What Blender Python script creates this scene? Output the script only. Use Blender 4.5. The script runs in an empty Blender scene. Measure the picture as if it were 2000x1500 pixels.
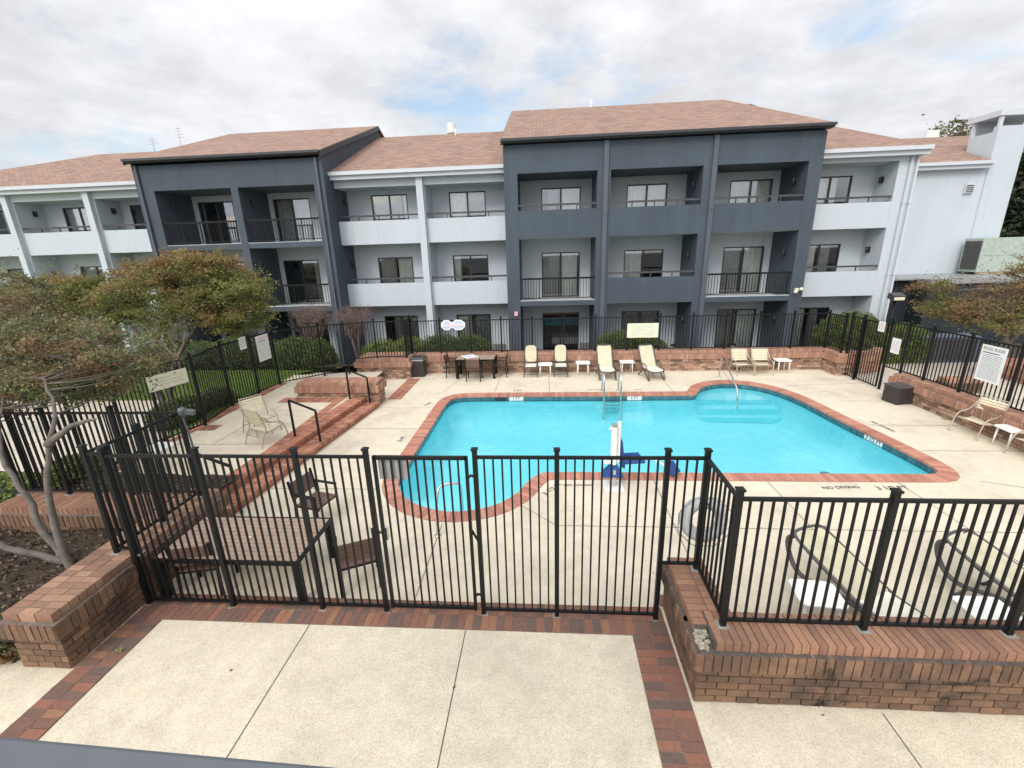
import bpy, math, random
import numpy as np
from mathutils import Vector, Matrix
from mathutils.geometry import tessellate_polygon
R = math.radians
random.seed(7); rng = np.random.default_rng(11)
scn = bpy.context.scene
col = scn.collection
# ---------------------------------------------------------------- camera
cam_d = bpy.data.cameras.new('camera'); cam = bpy.data.objects.new('camera', cam_d); col.objects.link(cam)
scn.camera = cam
cam_d.sensor_width = 36.0; cam_d.lens = 15.5958; cam_d.clip_start = 0.05; cam_d.clip_end = 2000
_r = Vector((0.997149, 0.069386, -0.029646)); _d = Vector((-0.008249, -0.290295, -0.956902)); _f = Vector((-0.075002, 0.954418, -0.288895))
cam.matrix_world = Matrix(((_r.x, -_d.x, -_f.x, 0.0), (_r.y, -_d.y, -_f.y, 0.0), (_r.z, -_d.z, -_f.z, 4.4), (0, 0, 0, 1)))
# ---------------------------------------------------------------- sky: thin broken overcast
SUN_EL, SUN_AZ = R(38), R(205); SKYOFF = 7.2     # azimuth from +Y clockwise (sun behind and left of the camera)
w = bpy.data.worlds.new("World"); scn.world = w; w.use_nodes = True
nt = w.node_tree; N = nt.nodes; L = nt.links; N.clear()
out = N.new('ShaderNodeOutputWorld'); bg = N.new('ShaderNodeBackground'); bg.inputs[1].default_value = 0.10
sky = N.new('ShaderNodeTexSky'); sky.sky_type = 'NISHITA'; sky.sun_disc = False
sky.sun_elevation = SUN_EL; sky.sun_rotation = SUN_AZ; sky.air_density = 1.0; sky.dust_density = 1.5
geo = N.new('ShaderNodeTexCoord'); sep = N.new('ShaderNodeSeparateXYZ'); L.new(geo.outputs['Generated'], sep.inputs[0])
def wm(op, a, b, c=None):
    m = N.new('ShaderNodeMath'); m.operation = op
    for i, v in enumerate((a, b, c)):
        if v is None: continue
        if isinstance(v, (int, float)): m.inputs[i].default_value = v
        else: L.new(v, m.inputs[i])
    return m.outputs[0]
zz = wm('ADD', wm('MAXIMUM', sep.outputs[2], 0.0), 0.22)
cx = wm('DIVIDE', sep.outputs[0], zz); cy = wm('DIVIDE', sep.outputs[1], zz)
cmb = N.new('ShaderNodeCombineXYZ'); L.new(cx, cmb.inputs[0]); L.new(cy, cmb.inputs[1]); cmb.inputs[2].default_value = SKYOFF
n1 = N.new('ShaderNodeTexNoise'); n1.inputs['Scale'].default_value = 1.9; n1.inputs['Detail'].default_value = 7; n1.inputs['Roughness'].default_value = 0.55; n1.inputs['Distortion'].default_value = 0.25
n2 = N.new('ShaderNodeTexNoise'); n2.inputs['Scale'].default_value = 4.2; n2.inputs['Detail'].default_value = 6; n2.inputs['Roughness'].default_value = 0.6
n3 = N.new('ShaderNodeTexNoise'); n3.inputs['Scale'].default_value = 0.55; n3.inputs['Detail'].default_value = 3
for n_ in (n1, n2, n3): L.new(cmb.outputs[0], n_.inputs['Vector'])
cover = N.new('ShaderNodeMapRange'); cover.inputs[1].default_value = 0.35; cover.inputs[2].default_value = 0.47; cover.inputs[3].default_value = 0.10; cover.inputs[4].default_value = 1.0
L.new(wm('ADD', wm('MULTIPLY', n1.outputs[0], 0.7), wm('MULTIPLY', n3.outputs[0], 0.3)), cover.inputs[0])
shade = N.new('ShaderNodeMapRange'); shade.inputs[1].default_value = 0.36; shade.inputs[2].default_value = 0.62; shade.inputs[3].default_value = 0.80; shade.inputs[4].default_value = 1.11
L.new(wm('ADD', wm('MULTIPLY', n2.outputs[0], 0.55), wm('MULTIPLY', n3.outputs[0], 0.45)), shade.inputs[0])
grad = wm('ADD', 1.0, wm('MULTIPLY', wm('MAXIMUM', wm('SUBTRACT', sep.outputs[2], 0.30), 0.0), 0.8))
dp = N.new('ShaderNodeVectorMath'); dp.operation = 'DOT_PRODUCT'; L.new(geo.outputs['Generated'], dp.inputs[0])
dp.inputs[1].default_value = (math.sin(SUN_AZ) * math.cos(SUN_EL), math.cos(SUN_AZ) * math.cos(SUN_EL), math.sin(SUN_EL))
glow = wm('ADD', 1.0, wm('MULTIPLY', wm('POWER', wm('MAXIMUM', dp.outputs['Value'], 0.0), 2.0), 1.5))   # cloud is brighter round the veiled sun
cl = wm('MULTIPLY', wm('MULTIPLY', wm('MULTIPLY', shade.outputs[0], grad), glow), 6.2)
ccol = N.new('ShaderNodeVectorMath'); ccol.operation = 'SCALE'; ccol.inputs[0].default_value = (0.975, 0.99, 1.03); L.new(cl, ccol.inputs['Scale'])
skyb = N.new('ShaderNodeVectorMath'); skyb.operation = 'MULTIPLY'; L.new(sky.outputs[0], skyb.inputs[0]); skyb.inputs[1].default_value = (1.6, 1.5, 1.35)
mx = N.new('ShaderNodeMix'); mx.data_type = 'RGBA'
L.new(cover.outputs[0], mx.inputs[0]); L.new(skyb.outputs[0], mx.inputs[6]); L.new(ccol.outputs[0], mx.inputs[7])
L.new(mx.outputs[2], bg.inputs[0]); L.new(bg.outputs[0], out.inputs[0])
sd = bpy.data.lights.new('sun', 'SUN'); sd.energy = 1.15; sd.angle = R(22); sd.color = (1.0, 0.95, 0.88)
sun = bpy.data.objects.new('sun', sd); col.objects.link(sun)
sv = Vector((math.sin(SUN_AZ) * math.cos(SUN_EL), math.cos(SUN_AZ) * math.cos(SUN_EL), math.sin(SUN_EL)))
sun.rotation_euler = sv.to_track_quat('Z', 'Y').to_euler()
scn.view_settings.view_transform = 'Standard'; scn.view_settings.look = 'None'; scn.view_settings.gamma = 1.0
scn.view_settings.exposure = 0.50
scn.cycles.max_bounces = 8; scn.cycles.diffuse_bounces = 5; scn.cycles.glossy_bounces = 3; scn.cycles.transmission_bounces = 4; scn.cycles.transparent_max_bounces = 12

# ---------------------------------------------------------------- materials
class NT:
    def __init__(s, name):
        s.m = bpy.data.materials.new(name); s.m.use_nodes = True; s.t = s.m.node_tree; s.n = s.t.nodes; s.l = s.t.links
        s.b = s.n['Principled BSDF']
    def node(s, t, **k):
        n = s.n.new(t)
        for a, v in k.items():
            if a.startswith('i_'):
                key = a[2:]; key = int(key) if key.isdigit() else key.replace('_', ' ')
                n.inputs[key].default_value = v
            else: setattr(n, a, v)
        return n
    def lk(s, a, b): s.l.new(a, b)
    def co(s): return s.node('ShaderNodeNewGeometry').outputs['Position'] if not hasattr(s, '_co') else s._co
    def objco(s): return s.node('ShaderNodeTexCoord').outputs['Object']
    def noise(s, scale, detail=4, rough=.55, vec=None, dist=0):
        n = s.node('ShaderNodeTexNoise', i_Scale=scale, i_Detail=detail, i_Roughness=rough, i_Distortion=dist); s.lk(vec or s.objco(), n.inputs['Vector']); return n.outputs[0]
    def ramp(s, fac, stops):
        r = s.node('ShaderNodeValToRGB'); e = r.color_ramp.elements
        while len(e) < len(stops): e.new(.5)
        for i, (p, c) in enumerate(stops): e[i].position = p; e[i].color = (*c, 1)
        s.lk(fac, r.inputs[0]); return r.outputs[0]
    def mix(s, a, b, fac, mode='MIX'):
        m = s.node('ShaderNodeMix', data_type='RGBA', blend_type=mode)
        for i, v in ((6, a), (7, b)):
            if isinstance(v, tuple): m.inputs[i].default_value = (*v, 1)
            else: s.lk(v, m.inputs[i])
        if isinstance(fac, (int, float)): m.inputs[0].default_value = fac
        else: s.lk(fac, m.inputs[0])
        return m.outputs[2]
    def rng(s, v, a, b, c, d):
        m = s.node('ShaderNodeMapRange', i_1=a, i_2=b, i_3=c, i_4=d); s.lk(v, m.inputs[0]); return m.outputs[0]
    def math(s, op, a, b):
        m = s.node('ShaderNodeMath', operation=op)
        for i, v in enumerate((a, b)):
            if isinstance(v, (int, float)): m.inputs[i].default_value = v
            else: s.lk(v, m.inputs[i])
        return m.outputs[0]
    def bump(s, h, st, dist=.02):
        b = s.node('ShaderNodeBump', i_Strength=st, i_Distance=dist); s.lk(h, b.inputs['Height']); s.lk(b.outputs[0], s.b.inputs['Normal'])
    def tone(s): return s.node('ShaderNodeAttribute', attribute_name='tone').outputs['Fac']
    def base(s, c, rough=.8, metal=0, spec=.5):
        if isinstance(c, tuple): s.b.inputs['Base Color'].default_value = (*c, 1)
        else: s.lk(c, s.b.inputs['Base Color'])
        s.b.inputs['Roughness'].default_value = rough; s.b.inputs['Metallic'].default_value = metal
        s.b.inputs['Specular IOR Level'].default_value = spec
        return s.m
def plain(name, c, rough=.6, metal=0, spec=.5, var=.12, scale=6):
    t = NT(name); n = t.noise(scale, 4)
    lo = tuple(x * (1 - var) for x in c); hi = tuple(min(1, x * (1 + var)) for x in c)
    return t.base(t.ramp(n, ((.3, lo), (.7, hi))), rough, metal, spec)
def brickmat(name, stops, dirt=.35, dirtcol=(.05, .04, .035), bs=.35, mould=False):
    t = NT(name); n = t.noise(28, 5, .6); n2 = t.noise(1.6, 5, .6)
    c = t.ramp(t.tone(), stops)
    c = t.mix(c, t.ramp(n, ((.25, (.72, .72, .72)), (.75, (1.18, 1.18, 1.18)))), .75, 'MULTIPLY')
    c = t.mix(c, dirtcol, t.rng(n2, .46, .72, 0, dirt))
    if mould: c = t.mix(c, (.012, .013, .010), t.rng(t.noise(1.3, 8, .72, None, .8), .57, .68, 0, .85))
    t.bump(t.noise(120, 3), bs, .004)
    return t.base(c, .88, 0, .25)
def stucco(name, c, streak=.12, rough=.85):
    t = NT(name)
    mp = t.node('ShaderNodeMapping'); t.lk(t.objco(), mp.inputs[0]); mp.inputs['Scale'].default_value = (2.5, 2.5, .22)
    n = t.noise(1.0, 6, .6, mp.outputs[0]); n2 = t.noise(.7, 3)
    lo = tuple(x * (1 - streak) for x in c); hi = tuple(x * (1 + streak * .6) for x in c)
    cc = t.mix(t.ramp(n, ((.3, lo), (.7, hi))), t.ramp(n2, ((.3, lo), (.7, hi))), .5)
    m2 = t.node('ShaderNodeMapping'); t.lk(t.objco(), m2.inputs[0]); m2.inputs['Scale'].default_value = (7, 7, .35)
    drip = t.noise(1.0, 5, .65, m2.outputs[0]); blot = t.noise(.45, 5, .6)
    f = t.math('MULTIPLY', t.rng(drip, .52, .72, 0, 1), t.rng(blot, .45, .65, 0, 1))
    cc = t.mix(cc, tuple(x * (.55 if c[0] > .3 else 2.0) for x in c), t.math('MULTIPLY', f, .38))
    t.bump(t.noise(60, 4), .25, .006)
    return t.base(cc, rough, 0, .3)
M = {}
M['light'] = stucco('light_grey_stucco', (.50, .547, .578), .055)
M['dark'] = stucco('charcoal_stucco', (.064, .082, .10), .2, .7)
M['trim'] = plain('white_trim_paint', (.54, .57, .60), .5, var=.03)
M['darktrim'] = plain('dark_trim_paint', (.028, .033, .04), .5)
M['bronze'] = plain('dark_bronze_frame', (.022, .02, .02), .4)
M['railbrown'] = plain('brown_grey_rail', (.055, .052, .056), .55)
M['curtain'] = plain('curtain_cloth', (.90, .90, .84), .9)
M['curtain_grey'] = plain('grey_curtain_cloth', (.52, .51, .50), .9)
M['interior'] = plain('room_interior', (.07, .065, .06), .9)
M['black'] = plain('black_powder_coat', (.006, .0068, .007), .5, 0, .28)
M['steel'] = plain('stainless_steel', (.62, .62, .6), .25, 1)
M['white'] = plain('white_plastic', (.78, .77, .73), .45)
M['tan'] = plain('tan_powder_coat', (.40, .34, .27), .45)
M['strap'] = plain('cream_vinyl_strap', (.68, .61, .43), .5)
M['sling'] = plain('cream_sling', (.52, .475, .33), .75)
M['slingw'] = plain('pale_sling', (.66, .635, .53), .75)
M['dframe'] = plain('dark_grey_resin', (.07, .066, .066), .5)
M['wood'] = plain('brown_composite_slat', (.14, .08, .06), .6, var=.2)
M['woodtop'] = plain('faded_brown_slat', (.335, .235, .18), .6, var=.14)
M['blue'] = plain('blue_plastic', (.010, .055, .22), .4)
M['signw'] = plain('sign_white', (.78, .79, .78), .5, var=.04)
M['signy'] = plain('faded_cream_sign', (.68, .67, .50), .5, var=.07, scale=9)
M['ink'] = plain('sign_ink', (.03, .035, .04), .6)
M['faint'] = plain('faded_ink', (.50, .50, .40), .6)
M['floor'] = plain('balcony_floor_concrete', (.58, .58, .56), .9)
M['red'] = plain('sign_red', (.5, .16, .16), .5)
M['titleink'] = plain('faded_title_ink', (.20, .11, .12), .6)
M['palered'] = plain('faded_red', (.75, .38, .40), .5)
M['paleblue'] = plain('faded_blue', (.42, .52, .74), .5)
M['greybox'] = plain('grey_metal', (.33, .34, .34), .45, .3)
M['green'] = plain('pale_green_metal', (.36, .42, .36), .5)
M['vent'] = plain('cream_vent', (.60, .58, .50), .5)
M['tank'] = plain('cream_tank', (.62, .5, .33), .5)
M['bin'] = plain('dark_brown_bin', (.035, .03, .03), .5, var=.3, scale=9)
M['galv'] = plain('weathered_galvanised', (.105, .115, .12), .55, .3)
M['lampw'] = plain('lamp_glass', (.7, .65, .5), .3)
M['buoy'] = plain('life_ring_grey', (.46, .47, .47), .6, var=.16, scale=14)
M['bark'] = plain('smooth_bark', (.125, .108, .09), .85, var=.35, scale=9)
M['barkd'] = plain('dark_bark', (.085, .07, .06), .9, var=.35, scale=9)
M['twig'] = plain('bare_twigs', (.20, .135, .115), .9, var=.3)
M['pipe'] = stucco('charcoal_pipe_paint', (.085, .10, .12), .1, .5)
M['tilewhite'] = plain('white_tile', (.7, .72, .7), .25)
M['tileblack'] = plain('skimmer_dark', (.012, .02, .025), .4)
# brick kinds: per-brick tone attribute
M['bk_near'] = brickmat('tan_brown_brick', ((0, (.13, .082, .055)), (.3, (.165, .10, .065)), (.7, (.205, .122, .075)), (1, (.25, .145, .088))), .8, mould=True)
M['bk_cap'] = brickmat('cap_brick', ((0, (.235, .137, .092)), (.5, (.31, .18, .12)), (1, (.37, .22, .142))), .4)
M['bk_cap_red'] = brickmat('red_cap_brick', ((0, (.235, .127, .086)), (.5, (.30, .16, .103)), (1, (.355, .195, .122))), .4)
M['bk_pave'] = brickmat('paving_brick', ((0, (.135, .095, .08)), (.3, (.16, .10, .08)), (.5, (.205, .105, .075)), (.8, (.265, .118, .080)), (1, (.30, .155, .09))), .3)
M['bk_far'] = brickmat('salmon_brick', ((0, (.33, .18, .125)), (.3, (.39, .21, .145)), (.75, (.45, .245, .165)), (1, (.50, .30, .21))), .3)
M['bk_cope'] = brickmat('coping_brick', ((0, (.38, .165, .115)), (.5, (.46, .205, .145)), (1, (.53, .26, .18))), .15)
M['bk_step'] = brickmat('step_brick', ((0, (.30, .13, .085)), (.5, (.44, .19, .12)), (1, (.51, .25, .16))), .4)
M['bk_farbase'] = brickmat('mottled_tan_brick', ((0, (.16, .11, .085)), (.35, (.33, .20, .14)), (.7, (.43, .26, .18)), (1, (.50, .35, .26))), .35)
M['mortar'] = plain('mortar', (.15, .125, .105), .95, var=.3, scale=20)
M['mortar_l'] = plain('pale_mortar', (.19, .14, .11), .95, var=.2, scale=20)
M['footing'] = plain('post_footing', (.26, .245, .22), .95, var=.3, scale=20)
M['mortar_d'] = plain('dark_mortar', (.09, .075, .065), .95, var=.3, scale=20)
def concrete(name, c, agg=1.0, spec_sc=95):
    t = NT(name); p = t.objco()
    v = t.node('ShaderNodeTexVoronoi', i_Scale=spec_sc); t.lk(p, v.inputs['Vector'])
    n = t.noise(60, 5, .7, p); big = t.noise(.8, 6, .62, p); mid = t.noise(5, 5, .6, p)
    lo = tuple(x * .80 for x in c); hi = tuple(min(1, x * 1.08) for x in c)
    cc = t.ramp(big, ((.28, lo), (.5, c), (.75, hi)))
    cc = t.mix(cc, t.ramp(mid, ((.3, (.88, .87, .85)), (.7, (1.05, 1.05, 1.05)))), .8, 'MULTIPLY')
    sp = t.ramp(n, ((.34, (.62, .58, .52)), (.50, (1, 1, 1)), (.68, (1.12, 1.12, 1.12))))
    cc = t.mix(cc, sp, .85 * agg, 'MULTIPLY')
    wr = t.noise(22, 4, .6, p, 1.2)
    cc = t.mix(cc, t.ramp(wr, ((.36, (.90, .885, .86)), (.5, (1, 1, 1)), (.64, (1.07, 1.07, 1.06)))), .9 * min(1, agg), 'MULTIPLY')
    stain = t.noise(.35, 7, .7, p, .6)
    cc = t.mix(cc, (.23, .20, .16), t.rng(stain, .58, .80, 0, .45))
    sm = t.noise(1.7, 8, .75, p, 1.5)
    cc = t.mix(cc, (.33, .27, .19), t.rng(sm, .62, .74, 0, .22))
    t.bump(n, .35 * agg, .005)
    return t.base(cc, .9, 0, .3)
M['walk'] = concrete('exposed_aggregate_concrete', (.62, .555, .43), .85)
M['deck'] = concrete('pool_deck_concrete', (.65, .575, .45), .5)
M['path'] = concrete('pale_path_concrete', (.56, .50, .41), .5)
M['joint'] = plain('dark_joint', (.10, .09, .08), .95)
def shingles():
    t = NT('shingle_roof')
    uv = t.node('ShaderNodeTexCoord').outputs['UV']
    b = t.node('ShaderNodeTexBrick', i_Scale=1.0, i_Mortar_Size=.012, i_Mortar_Smooth=.2, i_Bias=0.0, i_Brick_Width=.30, i_Row_Height=.145, offset=.5)
    b.inputs['Color1'].default_value = (0, 0, 0, 1); b.inputs['Color2'].default_value = (1, 1, 1, 1); b.inputs['Mortar'].default_value = (.15, .15, .15, 1)
    t.lk(uv, b.inputs['Vector'])
    c = t.ramp(b.outputs['Color'], ((0, (.235, .155, .12)), (.5, (.30, .198, .152)), (1, (.355, .24, .187))))
    n = t.noise(.6, 5, .6, uv); n3 = t.noise(30, 3, .6, uv)
    c = t.mix(c, t.ramp(n, ((.3, (.9, .9, .9)), (.7, (1.1, 1.08, 1.05)))), .8, 'MULTIPLY')
    c = t.mix(c, t.ramp(n3, ((.3, (.8, .8, .8)), (.7, (1.15, 1.15, 1.15)))), .6, 'MULTIPLY')
    c = t.mix(c, (.17, .105, .088), b.outputs['Fac'])
    t.bump(t.math('SUBTRACT', 1.0, b.outputs['Fac']), .3, .015)
    return t.base(c, .93, 0, .2)
M['roof'] = shingles()
def glassmat():
    t = NT('window_glass'); n = t.n; n.remove(t.b)
    o = n['Material Output']; tr = n.new('ShaderNodeBsdfTransparent'); tr.inputs[0].default_value = (.84, .87, .86, 1)
    gl = n.new('ShaderNodeBsdfGlossy'); gl.inputs['Roughness'].default_value = .015; gl.inputs[0].default_value = (.9, .95, 1, 1)
    fr = n.new('ShaderNodeFresnel'); fr.inputs[0].default_value = 1.6
    ms = n.new('ShaderNodeMixShader'); f2 = t.math('MULTIPLY', fr.outputs[0], 3.6)
    t.lk(f2, ms.inputs[0]); t.lk(tr.outputs[0], ms.inputs[1]); t.lk(gl.outputs[0], ms.inputs[2]); t.lk(ms.outputs[0], o.inputs[0])
    return t.m
M['glass'] = glassmat()
def watermat():
    t = NT('pool_water'); n = t.n; n.remove(t.b)
    o = n['Material Output']; tr = n.new('ShaderNodeBsdfTransparent'); tr.inputs[0].default_value = (.80, .95, .97, 1)
    gl = n.new('ShaderNodeBsdfGlossy'); gl.inputs['Roughness'].default_value = .03
    fr = n.new('ShaderNodeFresnel'); fr.inputs[0].default_value = 1.33
    bmp = n.new('ShaderNodeBump'); bmp.inputs['Strength'].default_value = .4; bmp.inputs['Distance'].default_value = .03
    h = t.noise(2.6, 3, .5); t.lk(h, bmp.inputs['Height']); t.lk(bmp.outputs[0], gl.inputs['Normal']); t.lk(bmp.outputs[0], fr.inputs['Normal'])
    ms = n.new('ShaderNodeMixShader'); t.lk(fr.outputs[0], ms.inputs[0]); t.lk(tr.outputs[0], ms.inputs[1]); t.lk(gl.outputs[0], ms.inputs[2]); t.lk(ms.outputs[0], o.inputs[0])
    return t.m
M['water'] = watermat()
def basinmat():
    t = NT('pool_plaster'); big = t.noise(.5, 4); n = t.noise(3.5, 6, .65)
    c = t.ramp(big, ((.3, (.31, .80, .86)), (.7, (.37, .85, .90))))
    c = t.mix(c, t.ramp(n, ((.35, (.92, .95, .96)), (.65, (1.04, 1.03, 1.02)))), .8, 'MULTIPLY')
    return t.base(c, .8)
M['basin'] = basinmat()
def tilemat():
    t = NT('teal_pool_tile'); c = t.ramp(t.tone(), ((0, (.025, .095, .135)), (.5, (.04, .13, .16)), (1, (.06, .17, .19))))
    return t.base(c, .2, 0, .5)
M['tile'] = tilemat()
def leafmat(name, stops, trans=.25, big=None, bigscale=.8, zr=None):
    t = NT(name)
    c = t.ramp(t.tone(), stops)
    if big:
        nb = t.noise(bigscale, 3, .6)
        if zr:      # the upper shoots have turned first
            sz = t.node('ShaderNodeSeparateXYZ'); t.lk(t.node('ShaderNodeNewGeometry').outputs['Position'], sz.inputs[0]); nb = t.math('ADD', nb, t.rng(sz.outputs[2], zr[0], zr[1], -.12, .12))
        c = t.mix(c, t.ramp(t.tone(), big), t.rng(nb, .50, .66, 0, .82))
    m = t.base(c, .6, 0, .3)
    tl = t.n.new('ShaderNodeBsdfTranslucent'); t.lk(c, tl.inputs[0]) if not isinstance(c, tuple) else None
    ms = t.n.new('ShaderNodeMixShader'); ms.inputs[0].default_value = trans
    t.lk(t.b.outputs[0], ms.inputs[1]); t.lk(tl.outputs[0], ms.inputs[2]); t.lk(ms.outputs[0], t.n['Material Output'].inputs[0])
    return m
G1 = ((0, (.06, .075, .025)), (.4, (.15, .17, .05)), (.8, (.25, .26, .08)), (1, (.34, .33, .12)))
OR = ((0, (.20, .09, .05)), (.4, (.33, .175, .085)), (.8, (.39, .26, .115)), (1, (.42, .34, .16)))
M['leaf_autumn'] = leafmat('autumn_leaves', G1, .42, OR, 1.3, (2.4, 4.4))
M['leaf_rust'] = leafmat('rusty_leaves', G1, .42, ((0, (.16, .075, .05)), (.4, (.28, .15, .085)), (.8, (.34, .22, .13)), (1, (.38, .29, .18))), 1.2, (.6, 2.4))
M['leaf_grey'] = leafmat('grey_green_leaves', ((0, (.065, .075, .035)), (.5, (.17, .18, .085)), (1, (.34, .34, .18))), .4, ((0, (.20, .075, .045)), (.5, (.33, .165, .085)), (1, (.38, .27, .15))), 1.7)
M['leaf_hedge'] = leafmat('hedge_leaves', ((0, (.03, .045, .018)), (.5, (.12, .16, .05)), (1, (.32, .36, .13))), .15)
M['leaf_light'] = leafmat('bright_hedge_leaves', ((0, (.06, .09, .02)), (.5, (.22, .28, .07)), (1, (.42, .46, .14))), .2)
M['leaf_dark'] = leafmat('evergreen_leaves', ((0, (.008, .012, .006)), (.5, (.028, .04, .018)), (1, (.08, .09, .045))), .15)
M['berry'] = plain('red_berries', (.27, .035, .028), .5, var=.3)
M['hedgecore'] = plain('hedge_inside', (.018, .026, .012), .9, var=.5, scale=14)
def groundmat(name, a, b, c, sc=40, bump=.6):
    t = NT(name); n = t.noise(sc, 5, .7); g = t.noise(1.1, 4)
    cc = t.ramp(n, ((.3, a), (.5, b), (.72, c))); cc = t.mix(cc, t.ramp(g, ((.3, (.8, .8, .8)), (.7, (1.15, 1.15, 1.1)))), .8, 'MULTIPLY')
    t.bump(n, bump, .04); return t.base(cc, .95, 0, .15)
M['mulch'] = groundmat('bark_mulch', (.018, .014, .011), (.06, .045, .034), (.15, .12, .09), 45)
M['soil'] = groundmat('planting_soil', (.03, .024, .018), (.08, .06, .045), (.14, .11, .085), 25)
M['lawn'] = groundmat('lawn_grass', (.07, .12, .025), (.16, .25, .055), (.25, .35, .09), 60)
M['asphalt'] = groundmat('far_ground', (.045, .045, .045), (.07, .07, .068), (.1, .1, .095), 12, .2)
M['grass'] = leafmat('grass_blades', ((0, (.08, .13, .03)), (.5, (.19, .29, .065)), (1, (.32, .42, .12))), .3)
# ---------------------------------------------------------------- mesh building helpers
def rootof(o):
    while o.parent: o = o.parent
    return o
def meta(o, label=None, cat=None, group=None, kind=None):
    if label: o['label'] = label
    if cat: o['category'] = cat
    if group: o['group'] = group
    if kind: o['kind'] = kind
    return o
def thing(name, label, cat, loc=(0, 0, 0), group=None, rz=0):
    o = bpy.data.objects.new(name, None); col.objects.link(o); o.empty_display_size = .1
    o.location = loc; o.rotation_euler = (0, 0, rz)
    return meta(o, label, cat, group)
def kids(o): return [c for c in bpy.data.objects if c.parent == o]
def copy_tree(o, loc, rz=0, label=None, group=None):
    km = {}
    for c in bpy.data.objects:
        if c.parent: km.setdefault(c.parent.name, []).append(c)
    def rec(s, par):
        c = s.copy(); col.objects.link(c); c.parent = par
        for k in km.get(s.name, []): rec(k, c)
        return c
    r = rec(o, None); r.location = loc; r.rotation_euler = (0, 0, rz)
    meta(r, label, None, group)
    return r
class MB:
    def __init__(s): s.v = []; s.f = []; s.m = []; s.t = []; s.sm = []; s.uv = None
    def add(s, vs, fs, m=0, tone=None, smooth=False):
        b = len(s.v); s.v += [tuple(v) for v in vs]
        if tone is None: tone = random.random()
        for f in fs: s.f.append(tuple(b + i for i in f)); s.m.append(m); s.t.append(tone); s.sm.append(smooth)
        return s
    def box(s, x0, y0, z0, x1, y1, z1, m=0, tone=None):
        return s.add([(x0, y0, z0), (x1, y0, z0), (x1, y1, z0), (x0, y1, z0), (x0, y0, z1), (x1, y0, z1), (x1, y1, z1), (x0, y1, z1)],
              [(0, 3, 2, 1), (4, 5, 6, 7), (0, 1, 5, 4), (1, 2, 6, 5), (2, 3, 7, 6), (3, 0, 4, 7)], m, tone)
    def obox(s, c, ax, ay, az, m=0, tone=None, jit=0):   # centre and three half-axis vectors
        c = Vector(c); ax = Vector(ax); ay = Vector(ay); az = Vector(az); vs = []
        for sz in (-1, 1):
            for sx, sy in ((-1, -1), (1, -1), (1, 1), (-1, 1)):
                p = c + ax * sx + ay * sy + az * sz
                if jit: p = p + Vector((random.uniform(-jit, jit), random.uniform(-jit, jit), random.uniform(-jit, jit)))
                vs.append(p)
        return s.add(vs, [(0, 3, 2, 1), (4, 5, 6, 7), (0, 1, 5, 4), (1, 2, 6, 5), (2, 3, 7, 6), (3, 0, 4, 7)], m, tone)
    def bar(s, a, b, w, h=None, m=0, up=(0, 0, 1), tone=None):
        a = Vector(a); b = Vector(b); h = h or w; d = b - a; L_ = d.length
        if L_ < 1e-6: return s
        d.normalize(); u = Vector(up)
        if abs(d.dot(u)) > .98: u = Vector((1, 0, 0))
        x = d.cross(u).normalized(); y = x.cross(d)
        return s.obox((a + b) / 2, d * L_ / 2, x * w / 2, y * h / 2, m, tone)
    def tube(s, pts, r, n=8, m=0, closed=False, tone=None, caps=True):
        P = [Vector(p) for p in pts]; k = len(P); rs = r if isinstance(r, (list, tuple)) else [r] * k
        vs = []; prev = None
        for i, p in enumerate(P):
            if closed: t = P[(i + 1) % k] - P[i - 1]
            else: t = P[min(i + 1, k - 1)] - P[max(i - 1, 0)]
            t.normalize()
            if prev is None: u = Vector((0, 0, 1)) if abs(t.z) < .9 else Vector((1, 0, 0))
            else: u = prev
            x = t.cross(u)
            if x.length < 1e-5: x = t.orthogonal()
            x.normalize(); y = x.cross(t).normalized(); prev = y
            for j in range(n):
                a = 2 * math.pi * j / n; vs.append(p + (x * math.cos(a) + y * math.sin(a)) * rs[i])
        fs = []
        for i in range(k if closed else k - 1):
            for j in range(n):
                a = i * n + j; b = i * n + (j + 1) % n; c = ((i + 1) % k) * n + (j + 1) % n; d = ((i + 1) % k) * n + j
                fs.append((a, b, c, d))
        if caps and not closed: fs.append(tuple(range(n))[::-1]); fs.append(tuple((k - 1) * n + j for j in range(n)))
        return s.add(vs, fs, m, tone, True)
    def prism(s, poly, z0, z1, m=0, tone=None, top=True):
        n = len(poly); vs = [(p[0], p[1], z0) for p in poly] + [(p[0], p[1], z1) for p in poly]
        tris = tessellate_polygon([[Vector((p[0], p[1], 0)) for p in poly]])
        fs = [(i, (i + 1) % n, n + (i + 1) % n, n + i) for i in range(n)]
        fs += [tuple(n + i for i in t) for t in tris] + [tuple(t)[::-1] for t in tris]
        return s.add(vs, fs, m, tone)
    def lathe(s, prof, c=(0, 0, 0), n=24, m=0, tone=None, smooth=True):
        vs = []; k = len(prof)
        for r, z in prof:
            for j in range(n):
                a = 2 * math.pi * j / n; vs.append((c[0] + r * math.cos(a), c[1] + r * math.sin(a), c[2] + z))
        fs = [(i * n + j, i * n + (j + 1) % n, (i + 1) * n + (j + 1) % n, (i + 1) * n + j) for i in range(k - 1) for j in range(n)]
        fs.append(tuple(range(n))[::-1]); fs.append(tuple((k - 1) * n + j for j in range(n)))
        return s.add(vs, fs, m, tone, smooth)
    def quad(s, a, b, c, d, m=0, tone=None): return s.add([a, b, c, d], [(0, 1, 2, 3)], m, tone)
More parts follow.
